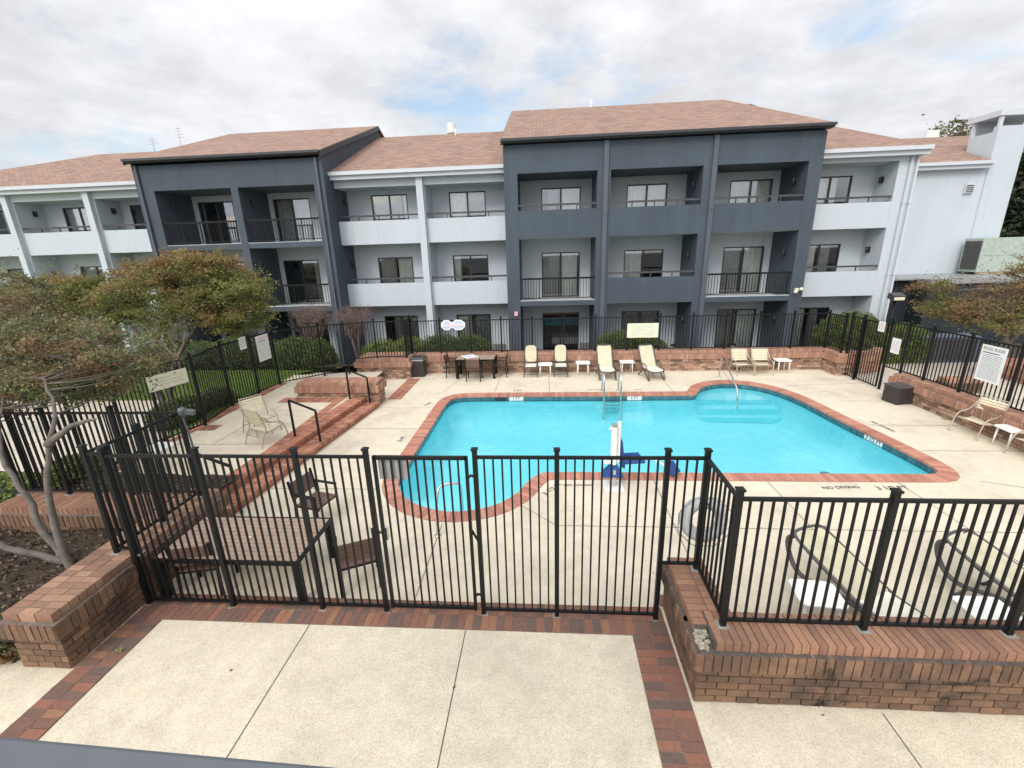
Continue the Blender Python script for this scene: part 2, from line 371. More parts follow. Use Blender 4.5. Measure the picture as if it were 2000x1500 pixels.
    def build(s, name, mats, parent=None, kind=None, label=None, uvf=None, bevel=0):
        me = bpy.data.meshes.new(name)
        off = rootof(parent).location if parent else Vector((0, 0, 0))
        v = np.array(s.v, dtype=np.float64).reshape(-1, 3) - np.array(off)
        me.from_pydata(v.tolist(), [], s.f)
        mats = mats if isinstance(mats, (list, tuple)) else [mats]
        for m_ in mats: me.materials.append(M[m_] if isinstance(m_, str) else m_)
        me.polygons.foreach_set('material_index', s.m)
        me.polygons.foreach_set('use_smooth', s.sm)
        at = me.attributes.new('tone', 'FLOAT', 'FACE'); at.data.foreach_set('value', s.t)
        if uvf:
            uvl = me.uv_layers.new(name='UVMap'); dat = np.zeros(len(me.loops) * 2)
            for p in me.polygons:
                for li in p.loop_indices:
                    co = me.vertices[me.loops[li].vertex_index].co + off; dat[2 * li:2 * li + 2] = uvf(co, p.normal)
            uvl.data.foreach_set('uv', dat)
        me.validate(); me.update()
        o = bpy.data.objects.new(name, me); col.objects.link(o)
        if parent: o.parent = parent
        if bevel:
            md = o.modifiers.new('bevel', 'BEVEL'); md.width = bevel; md.segments = 2; md.limit_method = 'ANGLE'
        if kind: o['kind'] = kind
        if label: o['label'] = label
        return o
def smoothpts(pts, it=2, closed=False):
    P = [Vector(p) for p in pts]
    for _ in range(it):
        Q = []; k = len(P)
        rngk = range(k) if closed else range(k - 1)
        if not closed: Q.append(P[0])
        for i in rngk:
            a, b = P[i], P[(i + 1) % k]
            Q.append(a * .75 + b * .25); Q.append(a * .25 + b * .75)
        if not closed: Q.append(P[-1])
        P = Q
    return P
def text_mesh(s, size, mat, parent, mw, name='lettering', thick=.0):
    cu = bpy.data.curves.new('txt', 'FONT'); cu.body = s; cu.size = size; cu.align_x = 'CENTER'; cu.align_y = 'CENTER'; cu.resolution_u = 2
    cu.offset = size * .012
    o = bpy.data.objects.new('txt', cu); col.objects.link(o)
    bpy.context.view_layer.update()
    me = bpy.data.meshes.new_from_object(o.evaluated_get(bpy.context.evaluated_depsgraph_get()))
    bpy.data.objects.remove(o)
    me.transform(mw)
    if parent: me.transform(Matrix.Translation(-rootof(parent).location))
    me.materials.clear(); me.materials.append(M[mat]); me.name = name
    t = bpy.data.objects.new(name, me); col.objects.link(t)
    if parent: t.parent = parent
    return t
def frame_mat(o, x, y):   # text matrix: origin, text x direction, text y direction
    x = Vector(x).normalized(); y = Vector(y).normalized(); z = x.cross(y)
    return Matrix(((x.x, y.x, z.x, o[0]), (x.y, y.y, z.y, o[1]), (x.z, y.z, z.z, o[2]), (0, 0, 0, 1)))
# ---------------------------------------------------------------- brickwork
def courses(mb, p0, p1, z0, z1, bw=.205, bh=.07, gap=.013, depth=.1, out_=.0, stack=False, m=0):
    """bricks on the face from p0 to p1, outward is to the right of the direction"""
    p0 = Vector((*p0, 0)); p1 = Vector((*p1, 0)); d = p1 - p0; L_ = d.length; d.normalize(); nrm = Vector((d.y, -d.x, 0))
    rows = max(1, round((z1 - z0) / (bh + gap))); rh = (z1 - z0) / rows
    for r in range(rows):
        x = 0 if (stack or r % 2 == 0) else -bw / 2
        while x < L_ - .004:
            a = max(0, x); b = min(L_, x + bw)
            if b - a > .015:
                j = random.uniform(-.0025, .0025)
                c = p0 + d * ((a + b) / 2) + nrm * (out_ - depth / 2 + j) + Vector((0, 0, z0 + rh * (r + .5)))
                mb.obox(c, d * ((b - a - gap) / 2), nrm * depth / 2, Vector((0, 0, (rh - gap) / 2)), m, None, .0022)
            x += bw + gap * 0
def slabbricks(mb, x0, y0, x1, y1, z0, z1, along='x', wid=.085, rowlen=.21, gap=.01, m=0, skip=None):
    """bricks lying on a rectangle, their long side across the run"""
    nx, ny = (x1 - x0), (y1 - y0)
    run, across = (nx, ny) if along == 'x' else (ny, nx)
    n = max(1, round(run / wid)); w_ = run / n; k = max(1, round(across / rowlen)); l_ = across / k
    for i in range(n):
        for j in range(k):
            a = (i + .5) * w_; b = (j + .5) * l_
            c = (x0 + a, y0 + b) if along == 'x' else (x0 + b, y0 + a)
            if skip and skip(*c): continue
            hx, hy = ((w_ - gap) / 2, (l_ - gap) / 2) if along == 'x' else ((l_ - gap) / 2, (w_ - gap) / 2)
            zt = z1 + random.uniform(-.0025, .0025)
            mb.obox((c[0], c[1], (z0 + zt) / 2), (hx, 0, 0), (0, hy, 0), (0, 0, (zt - z0) / 2), m, None, .0022)
def brick_wall(root, x0, y0, x1, y1, zb=0, zt=.75, sides='SNEW', mat='bk_near', cap='bk_cap', mort='mortar', along='x', led=.045, skip=None, capw=.085, rowlen=.21, cc0=None, rw=.085, base=None):
    """a low wall: stretcher courses, a projecting rowlock course, an inset cap; sides are the faces with bricks"""
    H_ = zt - zb; zr = zt - .31; zq = zt - .10
    S = {'S': lambda e: ((x0 - e, y0 - e), (x1 + e, y0 - e)), 'E': lambda e: ((x1 + e, y0 - e), (x1 + e, y1 + e)),
         'N': lambda e: ((x1 + e, y1 + e), (x0 - e, y1 + e)), 'W': lambda e: ((x0 - e, y1 + e), (x0 - e, y0 - e))}
    b = MB(); b.box(x0 + .02, y0 + .02, zb - .05, x1 - .02, y1 - .02, zr - .002, 1)
    for c in sides: courses(b, *S[c](0), zb, zr - .004)
    b.build('stretcher_courses', [base or mat, mort], root)
    b = MB(); b.box(x0 - led + .015, y0 - led + .015, zr, x1 + led - .015, y1 + led - .015, zq - .006, 1)
    for c in sides: courses(b, *S[c](led), zr, zq, bw=rw, bh=.2, gap=.014, stack=True)
    b.build('rowlock_course', [mat, mort], root)
    b = MB(); b.box((cc0 or x0) + .012, y0 + .012, zq - .005, x1 - .012, y1 - .012, zt - .006, 1)
    slabbricks(b, x0, y0, x1, y1, zq - .003, zt, along, capw, rowlen, skip=skip)
    return b.build('cap', [cap, mort], root)
# ---------------------------------------------------------------- fences
def post(root, x, y, z0, z1, w=.053, ang=0, name='post'):
    b = MB(); ca, sa = math.cos(ang), math.sin(ang)
    ax = Vector((ca, sa, 0)); ay = Vector((-sa, ca, 0)); h = w / 2
    b.obox((x, y, (z0 + z1) / 2), ax * h, ay * h, (0, 0, (z1 - z0) / 2))
    b.obox((x, y, z1 + .008), ax * (h + .010), ay * (h + .010), (0, 0, .010))
    t = Vector((x, y, z1 + .018)); r = h + .006
    vs = [t + ax * r * a + ay * r * c for a, c in ((-1, -1), (1, -1), (1, 1), (-1, 1))] + [t + Vector((0, 0, .018))]
    b.add(vs, [(0, 1, 4), (1, 2, 4), (2, 3, 4), (3, 0, 4)])
    b.obox((x, y, z0 + .004), ax * (h + .03), ay * (h + .03), (0, 0, .004), 1)
    return b.build(name, ['black', 'footing'], root)
def panel(root, a, b_, zb0, zb1, zt, pk=.0195, sp=.103, name='fence_panel'):
    a = Vector((*a, 0)); c = Vector((*b_, 0)); d = (c - a); L_ = d.length; d.normalize(); nn = Vector((-d.y, d.x, 0))
    b = MB(); up = Vector((0, 0, 1))
    b.bar(a + up * (zt - .02), c + up * (zt - .02), .032, .034)
    b.bar(a + up * (zb0 + .075), c + up * (zb1 + .075), .030, .032)
    n = max(2, round(L_ / sp)); st = L_ / n
    for i in range(1, n):
        p = a + d * (st * i); zb = zb0 + (zb1 - zb0) * i / n
        b.obox(p + up * ((zb + .075 + zt - .03) / 2), d * pk / 2, nn * pk / 2, up * ((zt - .03 - zb - .075) / 2))
    return b.build(name, 'black', root)
def fence(name, label, pts, zt=2.2, cat='fence', over=.07, sp=.103, pk=.0195, w=.053):
    """pts: (x, y, z of the ground at the post)"""
    root = thing(name, label, cat, (pts[0][0], pts[0][1], pts[0][2]))
    for i, p in enumerate(pts):
        q = pts[min(i + 1, len(pts) - 1)] if i == 0 else pts[i - 1]
        ztp = p[3] if len(p) > 3 else zt
        post(root, p[0], p[1], p[2], ztp + over, w, math.atan2(q[1] - p[1], q[0] - p[0]))
    for i in range(len(pts) - 1):
        a, c = pts[i], pts[i + 1]
        if len(a) > 4: continue
        z_ = a[3] if len(a) > 3 else zt
        zz0 = max(a[2], c[2]) if abs(a[2] - c[2]) > .3 else a[2]
        zz1 = zz0 if abs(a[2] - c[2]) > .3 else c[2]
        panel(root, a[:2], c[:2], zz0, zz1, z_, pk, sp)
    return root
# ---------------------------------------------------------------- foliage
def leafmesh(name, mat, parent, P, size, tones, flat=.0, asp=1.7, kind=None):
    """P: (n,3) centres; one small pointed four-cornered leaf each"""
    P = np.asarray(P, float); n = len(P); sz = size * rng.uniform(.6, 1.35, n)
    d = rng.normal(size=(n, 3)); d[:, 2] *= (1 - flat); d /= np.linalg.norm(d, axis=1)[:, None] + 1e-9
    u = rng.normal(size=(n, 3)); u[:, 2] *= (1 - flat)
    e = np.cross(d, u); e /= np.linalg.norm(e, axis=1)[:, None] + 1e-9
    off = np.array(rootof(parent).location) if parent else 0
    a = P - off
    dl = d * (sz * asp / 2)[:, None]; el = e * (sz / 2)[:, None]
    v = np.stack([a - dl, a + el, a + dl, a - el], 1).reshape(-1, 3)
    me = bpy.data.meshes.new(name); me.vertices.add(4 * n); me.vertices.foreach_set('co', v.ravel())
    me.loops.add(4 * n); me.loops.foreach_set('vertex_index', np.arange(4 * n, dtype=np.int32))
    me.polygons.add(n); me.polygons.foreach_set('loop_start', np.arange(0, 4 * n, 4, dtype=np.int32))
    try: me.polygons.foreach_set('loop_total', np.full(n, 4, dtype=np.int32))
    except Exception: pass
    at = me.attributes.new('tone', 'FLOAT', 'FACE'); at.data.foreach_set('value', np.clip(tones, 0, 1).astype(np.float32))
    me.materials.append(M[mat]); me.update(calc_edges=True); me.validate()
    o = bpy.data.objects.new(name, me); col.objects.link(o)
    if parent: o.parent = parent
    if kind: o['kind'] = kind
    return o
def blobs_clumps(blobs, per):
    out_ = []
    for (c, r, wgt) in blobs:
        k = int(per * wgt)
        d = rng.normal(size=(k, 3)); d /= np.linalg.norm(d, axis=1)[:, None]
        rad = rng.uniform(.35, 1.0, k) ** .55
        out_.append(np.array(c) + d * rad[:, None] * np.array(r))
    return np.concatenate(out_)
def tree(name, label, base, stems, blobs, per=60, leaves=110, lsize=.05, mat='leaf_autumn', bark='bark', r0=.09, clump=(.34, .34, .10), cat='tree', group=None, berries=0, twig=.008, lean=.35, tone_sd=.2, asp=2.1):
    root = thing(name, label, cat, base, group)
    tb = MB(); nodes = []
    for st in stems:
        pts = smoothpts(st, 2); k = len(pts)
        rr = [r0 * (1 - .78 * i / (k - 1)) for i in range(k)]
        pts = [p + Vector((random.gauss(0, .012), random.gauss(0, .012), 0)) for p in pts]
        tb.tube(pts, rr, 9); nodes += [(p, r) for p, r in zip(pts[k // 3:], rr[k // 3:])]
    tb.build('trunk', bark, root)
    C = blobs_clumps(blobs, per); NP = np.array([n_[0][:] for n_ in nodes])
    br = MB(); hubs = []
    # secondary limbs towards groups of clumps, then twigs to each clump
    idx = rng.choice(len(C), max(4, len(C) // 7), replace=False)
    for i in idx:
        c = C[i]; j = int(np.argmin(np.linalg.norm(NP - c, axis=1) + np.maximum(0, NP[:, 2] - c[2]) * 1.5))
        a = Vector(NP[j]); b = Vector(c); mid = (a + b) / 2 + Vector((random.gauss(0, .1), random.gauss(0, .1), -.1 * (b - a).length * .6))
        P = smoothpts([a, mid, b], 2); rr0 = min(nodes[j][1] * .7, .035)
        br.tube(P, [rr0 * (1 - .75 * q / (len(P) - 1)) for q in range(len(P))], 5, caps=False); hubs += P[1:]
    HP = np.array([h[:] for h in hubs])
    for c in C:
        j = int(np.argmin(np.linalg.norm(HP - c, axis=1))); a = Vector(HP[j]); b = Vector(c)
        if (b - a).length > .03:
            mid = (a + b) / 2 + Vector((random.gauss(0, .05), random.gauss(0, .05), -.04))
            br.tube([a, mid, b], [twig * 1.5, twig, twig * .5], 4, caps=False)
    br.build('branches', bark, root)
    k = len(C); cnt = np.maximum(8, (leaves * rng.uniform(.35, 1.5, k)).astype(int))
    idx = np.repeat(np.arange(k), cnt); n = len(idx)
    # each clump is a tilted spray of leaves
    tilt = rng.normal(0, lean, (k, 2)); off = rng.normal(size=(n, 3)) * .55 * np.array(clump) * rng.uniform(.6, 1.4, k)[idx][:, None]
    off[:, 2] += off[:, 0] * tilt[idx, 0] + off[:, 1] * tilt[idx, 1]
    P = C[idx] + off
    tn = rng.normal(.5, .16, k)[idx] + rng.normal(0, tone_sd, n)
    leafmesh('crown', mat, root, P, lsize, tn, .3, asp)
    if berries:
        b = MB()
        for c in C[rng.choice(k, berries, replace=False)]:
            for _ in range(26):
                p = c + rng.normal(size=3) * np.array((.09, .09, .04)); r = random.uniform(.011, .018)
                b.add([p + np.array(q) * r for q in ((1, 0, 0), (-1, 0, 0), (0, 1, 0), (0, -1, 0), (0, 0, 1), (0, 0, -1))],
                      [(0, 2, 4), (2, 1, 4), (1, 3, 4), (3, 0, 4), (2, 0, 5), (1, 2, 5), (3, 1, 5), (0, 3, 5)])
        b.build('berries', 'berry', root, kind='stuff')
    return root
def shrub(name, label, blobs, n=9000, size=.04, mat='leaf_hedge', group=None, cat='hedge', zfloor=-.5, toplight=0):
    c0 = blobs[0][0]; root = thing(name, label, cat, (c0[0], c0[1], zfloor), group)
    b = MB()
    for c, r in blobs:
        prof = []
        vs = []; nn, kk = 14, 8
        for i in range(kk + 1):
            th = math.pi * i / kk
            for j in range(nn):
                a = 2 * math.pi * j / nn; q = .86 + random.uniform(-.05, .05)
                vs.append((c[0] + r[0] * q * math.sin(th) * math.cos(a), c[1] + r[1] * q * math.sin(th) * math.sin(a), max(zfloor, c[2] + r[2] * q * math.cos(th))))
        b.add(vs, [(i * nn + j, i * nn + (j + 1) % nn, (i + 1) * nn + (j + 1) % nn, (i + 1) * nn + j) for i in range(kk) for j in range(nn)], smooth=True)
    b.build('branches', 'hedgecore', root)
    P = []; T = []
    vol = sum((r[0] * r[1] * r[2]) ** (2 / 3) for c, r in blobs)
    for c, r in blobs:
        k = int(n * (r[0] * r[1] * r[2]) ** (2 / 3) / vol)
        d = rng.normal(size=(k, 3)); d /= np.linalg.norm(d, axis=1)[:, None]
        lump = 1 + .07 * np.sin(d[:, 0] * 9 + c[0] * 3) * np.cos(d[:, 1] * 8 + d[:, 2] * 7) + .04 * np.sin(d[:, 2] * 17 + d[:, 0] * 14)
        p = np.array(c) + d * np.array(r) * (lump * rng.uniform(.86, 1.07, k))[:, None]
        T.append(rng.normal(.42, .2, k)); P.append(p)
    P = np.concatenate(P); T = np.concatenate(T); ok = P[:, 2] > zfloor
    leafmesh('foliage', mat, root, P[ok], size, T[ok], .1)
    return root
# ---------------------------------------------------------------- pool outline
inner_ctl = [(-3.0, 11.0), (-3.0, 8.15), (-2.98, 7.72), (-2.62, 7.12), (-2.05, 6.80), (-1.55, 6.74), (-.95, 6.93), (-.55, 7.36), (-.36, 7.86), (-.12, 8.22), (.25, 8.25), (3.0, 8.25), (7.15, 8.25),
             (7.62, 8.27), (7.74, 8.62), (7.70, 9.2), (7.58, 10.4), (7.46, 11.5), (7.40, 12.5), (7.27, 13.3), (6.98, 13.95), (6.5, 14.38), (5.95, 14.5), (5.4, 14.34), (4.98, 14.0), (4.78, 13.6), (4.62, 13.27), (4.35, 13.25), (1.0, 13.25), (-2.35, 13.25), (-2.82, 13.16), (-2.98, 12.8), (-3.0, 12.3)]
PI = [Vector((p.x, p.y, 0)) for p in smoothpts([(x, y, 0) for x, y in inner_ctl], 2, True)]
def resample(P, st):
    out_ = []; acc = 0; k = len(P)
    for i in range(k):
        a, b = P[i], P[(i + 1) % k]; L_ = (b - a).length
        while acc < L_: out_.append(a + (b - a) * (acc / L_)); acc += st
        acc -= L_
    return out_
def offset(P, d):
    k = len(P); o = []
    for i in range(k):
        t = (P[(i + 1) % k] - P[i - 1]).normalized(); o.append(P[i] + Vector((t.y, -t.x, 0)) * d)
    return o
PI = resample(PI, .0955)
if (PI[-1] - PI[0]).length < .05: PI = PI[:-1]
area = sum(a.x * b.y - b.x * a.y for a, b in zip(PI, PI[1:] + PI[:1]))
PO = offset(PI, .315 if area > 0 else -.315)
def sheet(name, outer, z, mat, holes=(), kind='structure', extra=None, mats=None):
    b = MB(); loops = [[Vector((*p[:2], 0)) for p in outer]] + [[Vector((p[0], p[1], 0)) for p in h] for h in holes]
    allp = [p for l in loops for p in l]
    b.add([(p.x, p.y, z) for p in allp], [tuple(t) for t in tessellate_polygon(loops)])
    for q in b.f[:0]: pass
    if extra: extra(b)
    o = b.build(name, mats or mat, kind=kind)
    # face up
    me = o.data
    for p in me.polygons:
        if p.normal.z < -.5: p.flip()
    me.update(); return o
def joints(lst, z, w=.012):
    def f(b):
        for (x0, y0, x1, y1) in lst:
            a = Vector((x0, y0, 0)); c = Vector((x1, y1, 0)); d = (c - a).normalized(); n_ = Vector((-d.y, d.x, 0)) * w / 2
            b.quad(*[(q.x, q.y, z + .0035) for q in (a - n_, c - n_, c + n_, a + n_)], 1)
    return f
hole = PO
sheet('pool_deck', [(-9.4, 4.3), (10.4, 4.3), (10.4, 16.3), (-9.4, 16.3)], 0, None, [hole], mats=['deck', 'joint'],
      extra=joints([(.13, 13.56, .13, 16), (4.0, 13.56, 4.0, 16), (-1.64, 13.6, -1.6, 16), (-3.35, 13.7, -2.9, 16), (.17, 6.4, 10.0, 6.4), (-.46, 7.0, .17, 6.4), (-1.75, 4.75, -1.76, 6.4), (2.08, 4.7, 2.1, 7.92), (4.22, 4.4, 4.24, 7.92),
                    (6.6, 4.4, 6.6, 7.92), (8.05, 9.32, 10.1, 9.31), (7.95, 10.78, 10.1, 10.74), (8.1, 8.0, 10.1, 7.2), (-5.1, 12.17, -3.32, 12.16), (-5.3, 10.6, -3.34, 10.55), (-5.4, 9.0, -3.34, 9.0), (-5.6, 7.5, -3.3, 7.5), (7.7, 14.1, 10.1, 14.3), (6.2, 14.82, 6.4, 16), (8.6, 12.6, 10.05, 12.5)], 0))
sheet('walkway', [(-16, -7), (22, -7), (22, 4.3), (-16, 4.3)], -.002, None, mats=['walk', 'joint'],
      extra=joints([(-2.95, -3, -2.96, 4.24), (-.98, -3, -.99, 4.23), (3.15, -3, 3.23, 3.42), (5.4, -3, 5.45, 3.42), (-4.92, .8, 1.0, .8), (-12, 1.2, -5.4, 1.2)], -.002, .011))
sheet('outer_walk', [(10.4, 4.3), (22, 4.3), (22, 15.6), (15.6, 16.8), (10.4, 16.9)], -.004, None, mats=['path', 'joint'],
      extra=joints([(12.8, 5, 12.8, 16.8), (10.4, 9, 22, 9), (10.4, 12.6, 22, 12.6), (15.6, 5, 15.6, 16.8)], -.004))
sheet('ground', [(-500, -300), (500, -300), (500, 700), (-500, 700)], -.62, 'asphalt', [[(-9.4, 4.3), (22, 4.3), (22, 16.3), (-9.4, 16.3)]])
# planting ground round the building and behind the pool wall
def terrain(name, xs, ys, zf, mat, kind='structure'):
    b = MB(); nx, ny = len(xs), len(ys)
    b.add([(x, y, zf(x, y)) for y in ys for x in xs], [(j * nx + i, j * nx + i + 1, (j + 1) * nx + i + 1, (j + 1) * nx + i) for j in range(ny - 1) for i in range(nx - 1)], smooth=True)
    return b.build(name, mat, kind=kind)
ls = lambda a, b, n: [a + (b - a) * i / (n - 1) for i in range(n)]
def sst(a, b, x): t = max(0, min(1, (x - a) / (b - a))); return t * t * (3 - 2 * t)
terrain('planting_bed', ls(-9.2, 10.4, 60), ls(16.25, 20.3, 14), lambda x, y: .25 - .65 * sst(16.4, 19, y) + .02 * math.sin(x * 3 + y * 5), 'mulch')
terrain('side_bed', ls(10.4, 24, 40), ls(16.6, 26, 20), lambda x, y: -.02 - .3 * sst(17, 20, y) + .02 * math.sin(x * 3 + y * 4), 'soil')
terrain('front_bed', ls(-20, -5.95, 50), ls(3.5, 7.4, 24), lambda x, y: .36 + .05 * math.sin(x * 2.1) * math.cos(y * 2.7) + .02 * math.sin(x * 7 + y * 9), 'mulch')
sheet('garden_path', [(-40, 7.3), (-9.15, 7.3), (-9.15, 9.4), (-10.6, 10.6), (-11.3, 12.0), (-40, 12.2)], .335, None, mats=['path', 'joint'], extra=joints([(-12.2, 7.3, -12.2, 12), (-14.8, 7.3, -14.8, 12), (-17.4, 7.3, -17.4, 12)], .335))
terrain('lawn', ls(-45, -9.05, 70), ls(7.25, 20.6, 34), lambda x, y: .31 - .8 * sst(14.5, 19.5, y) + .015 * math.sin(x * 2) * math.cos(y * 2), 'lawn')
b = MB()   # grass blades: near part of the lawn
n_ = 60000; gx = rng.uniform(-17, -9.15, n_); gy = rng.uniform(11.2, 17.5, n_)
ok = (gy > 12.1) | (gx > -11.2 - (gy - 12)); gx, gy = gx[ok], gy[ok]
gz = np.array([.31 - .8 * sst(14.5, 19.5, y) for y in gy]) + .02
leafmesh('grass', 'grass', None, np.stack([gx, gy, gz], 1), .022, rng.normal(.5, .2, len(gx)), -.6, 2.6, 'stuff')
# ---------------------------------------------------------------- the pool
root = thing('swimming_pool', 'turquoise swimming pool with rounded ends and a red brick edge', 'pool', (0, 0, 0))
b = MB()   # coping bricks laid radially
k = len(PI)
for i in range(k):
    a, c = PI[i], PI[(i + 1) % k]; d, e = PO[(i + 1) % k], PO[i]
    g = (c - a).normalized() * .0035; z = .010 + random.uniform(-.0015, .0015); zb = -.045
    vs = [a + g, c - g, d - g, e + g]
    vs = [(v.x, v.y, zb) for v in vs] + [(v.x, v.y, z) for v in vs]
    b.add(vs, [(0, 1, 2, 3), (7, 6, 5, 4), (1, 0, 4, 5), (2, 1, 5, 6), (3, 2, 6, 7), (0, 3, 7, 4)])
PB = offset(PI, .006 if area > 0 else -.006); PC = offset(PI, .318 if area > 0 else -.318)
for i in range(k):
    a, c, d, e = PB[i], PB[(i + 1) % k], PC[(i + 1) % k], PC[i]
    b.add([(v.x, v.y, .003) for v in (a, c, d, e)] + [(a.x, a.y, -.05), (c.x, c.y, -.05)], [(0, 1, 2, 3), (1, 0, 4, 5)], 1)
b.build('coping', ['bk_cope', 'mortar_l'], root)
T1 = offset(PI, .02 if area > 0 else -.02); b = MB()
for i in range(0, k):
    a, c = T1[i], T1[(i + 1) % k]; g = (c - a) * .03
    b.quad((a.x + g.x, a.y + g.y, -.185), (c.x - g.x, c.y - g.y, -.185), (c.x - g.x, c.y - g.y, -.045), (a.x + g.x, a.y + g.y, -.045))
T2 = offset(PI, .024 if area > 0 else -.024)
for i in range(k):
    a, c = T2[i], T2[(i + 1) % k]; b.quad((a.x, a.y, -.2), (c.x, c.y, -.2), (c.x, c.y, -.04), (a.x, a.y, -.04), 1)
b.build('tile_band', ['tile', 'mortar_l'], root)
b = MB(); T3 = T2
sg = 1 if area > 0 else -1
rings = [(T3, -.18), (T3, -.42), (offset(PI, -.03 * sg), -.60), (offset(PI, -.11 * sg), -.76), (offset(PI, -.24 * sg), -.87), (offset(PI, -.38 * sg), -.90)]
b.add([(p.x, p.y, z) for Rg, z in rings for p in Rg], [(r * k + i, r * k + (i + 1) % k, (r + 1) * k + (i + 1) % k, (r + 1) * k + i) for r in range(len(rings) - 1) for i in range(k)], smooth=True)
T4 = rings[-1][0]; tr = tessellate_polygon([[Vector((p.x, p.y, 0)) for p in T4]]); b.add([(p.x, p.y, -.9) for p in T4], [tuple(t) for t in tr])
b.build('basin', 'basin', root)
b = MB()
for s_, cx_, cy_ in ((1, 6.0, 13.15), (-1, -1.65, 8.2)):
    for i, z_ in enumerate((-.72, -.52, -.34)):
        y0_ = cy_ + s_ * (-.15 + .33 * i); y1_ = cy_ + s_ * 1.6
        poly = [(p.x, p.y) for p in T3 if (p.y - y0_) * s_ > 0 and abs(p.x - cx_) < 1.75]
        if s_ < 0: poly = poly
        # keep the run ordered along the outline, closed by the step's straight nose
        poly = [(max(p[0], -9), p[1]) for p in poly]
        if len(poly) > 3: b.prism(poly, -.89, z_)
b.build('entry_steps', 'basin', root)
W_ = offset(PI, .021 if area > 0 else -.021)
b = MB(); tr = tessellate_polygon([[Vector((p.x, p.y, 0)) for p in W_]]); b.add([(p.x, p.y, -.155) for p in W_], [tuple(t) for t in tr])
wo = b.build('water', 'water', root)
for p in wo.data.polygons:
    if p.normal.z < 0: p.flip()
def wall_tile(p, d, wd, txt):
    d = Vector((*d, 0)).normalized(); n_ = Vector((-d.y, d.x, 0)); p = Vector((*p, -.112)); b = MB()
    b.obox(p, d * wd / 2, n_ * .006, (0, 0, .062))
    b.build('depth_tile', 'tilewhite', root)
    text_mesh(txt, .13, 'ink', root, frame_mat(p - n_ * .008, d, (0, 0, 1)), 'depth_number')
wall_tile((-.92, 13.262), (1, 0), .44, '5 FT'); wall_tile((2.75, 13.262), (1, 0), .44, '4 FT')
wall_tile((7.635, 10.1), (.10, -1), .52, '3 1/2 FT')
b = MB(); b.obox((-1.42, 13.262, -.11), (.19, 0, 0), (0, .006, 0), (0, 0, .062)); b.build('skimmer_opening', 'tileblack', root)
# drains / return fittings on the floor
b = MB(); b.lathe([(.12, 0), (.12, .02), (.0, .02)], (6.6, 9.9, -.9), 20); b.build('floor_drain', 'greybox', root)
# lettering painted on the deck
def deck_text(s, x, y, rz, size, label):
    b_ = text_mesh(s, size, 'ink', None, frame_mat((x, y, .006), (math.cos(rz), math.sin(rz), 0), (-math.sin(rz), math.cos(rz), 0)), 'painted_lettering')
    meta(b_, label, 'lettering')
deck_text('NO DIVING', .62, 7.72, 0, .11, 'small black NO DIVING lettering on the deck left of the pool lift')
deck_text('3 1/2 FT', .12, 7.58, R(52), .16, 'black depth lettering slanting along the curved pool edge')
deck_text('NO DIVING', 5.45, 7.72, R(4), .13, 'small black NO DIVING lettering on the near deck right of the corner post')
deck_text('3 1/2 FT', 6.35, 7.72, R(4), .17, 'black depth lettering on the near deck by the pool corner')
deck_text('NO DIVING', 8.22, 10.7, R(-84), .13, 'black NO DIVING lettering along the right side of the pool')
deck_text('5 FT', -.9, 13.78, 0, .15, 'black depth lettering behind the far pool edge, left of the ladder')
deck_text('4 FT', 2.95, 13.75, 0, .14, 'black depth lettering behind the far pool edge, right of the ladder')
deck_text('NO DIVING', 1.6, 13.80, 0, .1, 'small black NO DIVING lettering at the foot of the pool ladder')
deck_text('5 FT', -3.55, 9.9, R(80), .16, 'black depth lettering beside the left pool edge, nearer one')
deck_text('5 FT', -3.55, 12.5, R(60), .16, 'black depth lettering beside the left pool edge, farther one')
# ---------------------------------------------------------------- brick paving strips
def pave(name, label, rects, mat='bk_pave', z=0):
    r = thing(name, label, 'paving', (rects[0][0], rects[0][1], z)); b = MB()
    for (x0, y0, x1, y1, al) in rects:
        b.box(x0, y0, z - .03, x1, y1, z + .004, 1); slabbricks(b, x0, y0, x1, y1, z - .02, z + .0095, al, .098, .21, .010)
    b.build('bricks', [mat, 'mortar_l'], r); r['kind'] = 'structure'; return r
pave('brick_paving', 'strip', [(-5.36, -3, -4.92, 4.24, 'y'), (-4.92, 4.24, 1.43, 4.68, 'x'), (-5.36, 4.24, -4.92, 4.68, 'x'), (1.0, -3, 1.43, 4.24, 'y'), (1.85, 3.86, 9.6, 4.30, 'x'), (1.85, 4.30, 2.28, 4.90, 'y'), (1.43, 4.70, 1.85, 4.90, 'x')])
pave('brick_border', 'strip', [(-5.0, 12.97, -4.55, 15.3, 'y'), (-4.9, 15.6, -4.5, 15.98, 'y')], 'bk_step')
# ---------------------------------------------------------------- raised terrace and two brick steps
sheet('terrace', [(-9.15, 6.15), (-6.0, 6.15), (-5.95, 9.0), (-5.82, 12.35), (-7.6, 12.35), (-7.6, 13.0), (-5.9, 13.0), (-5.9, 15.3), (-9.15, 14.9)], .296, None, mats=['deck', 'joint'], extra=joints([(-9, 8.9, -6.3, 8.95), (-7.7, 9, -7.6, 12.3), (-9, 11.2, -6.2, 11.2)], .296))
pave('brick_border', 'strip', [(-8.98, 6.3, -8.76, 10.1, 'y'), (-8.76, 9.75, -8.3, 10.1, 'x'), (-9.05, 10.1, -8.75, 13.9, 'y'), (-6.22, 6.2, -5.98, 12.3, 'y'), (-7.9, 11.85, -6.2, 12.28, 'x')], 'bk_step', .297)
st = thing('brick_steps', 'pair of long red brick steps down from the terrace to the pool deck', 'steps', (-5.4, 6.3, 0))
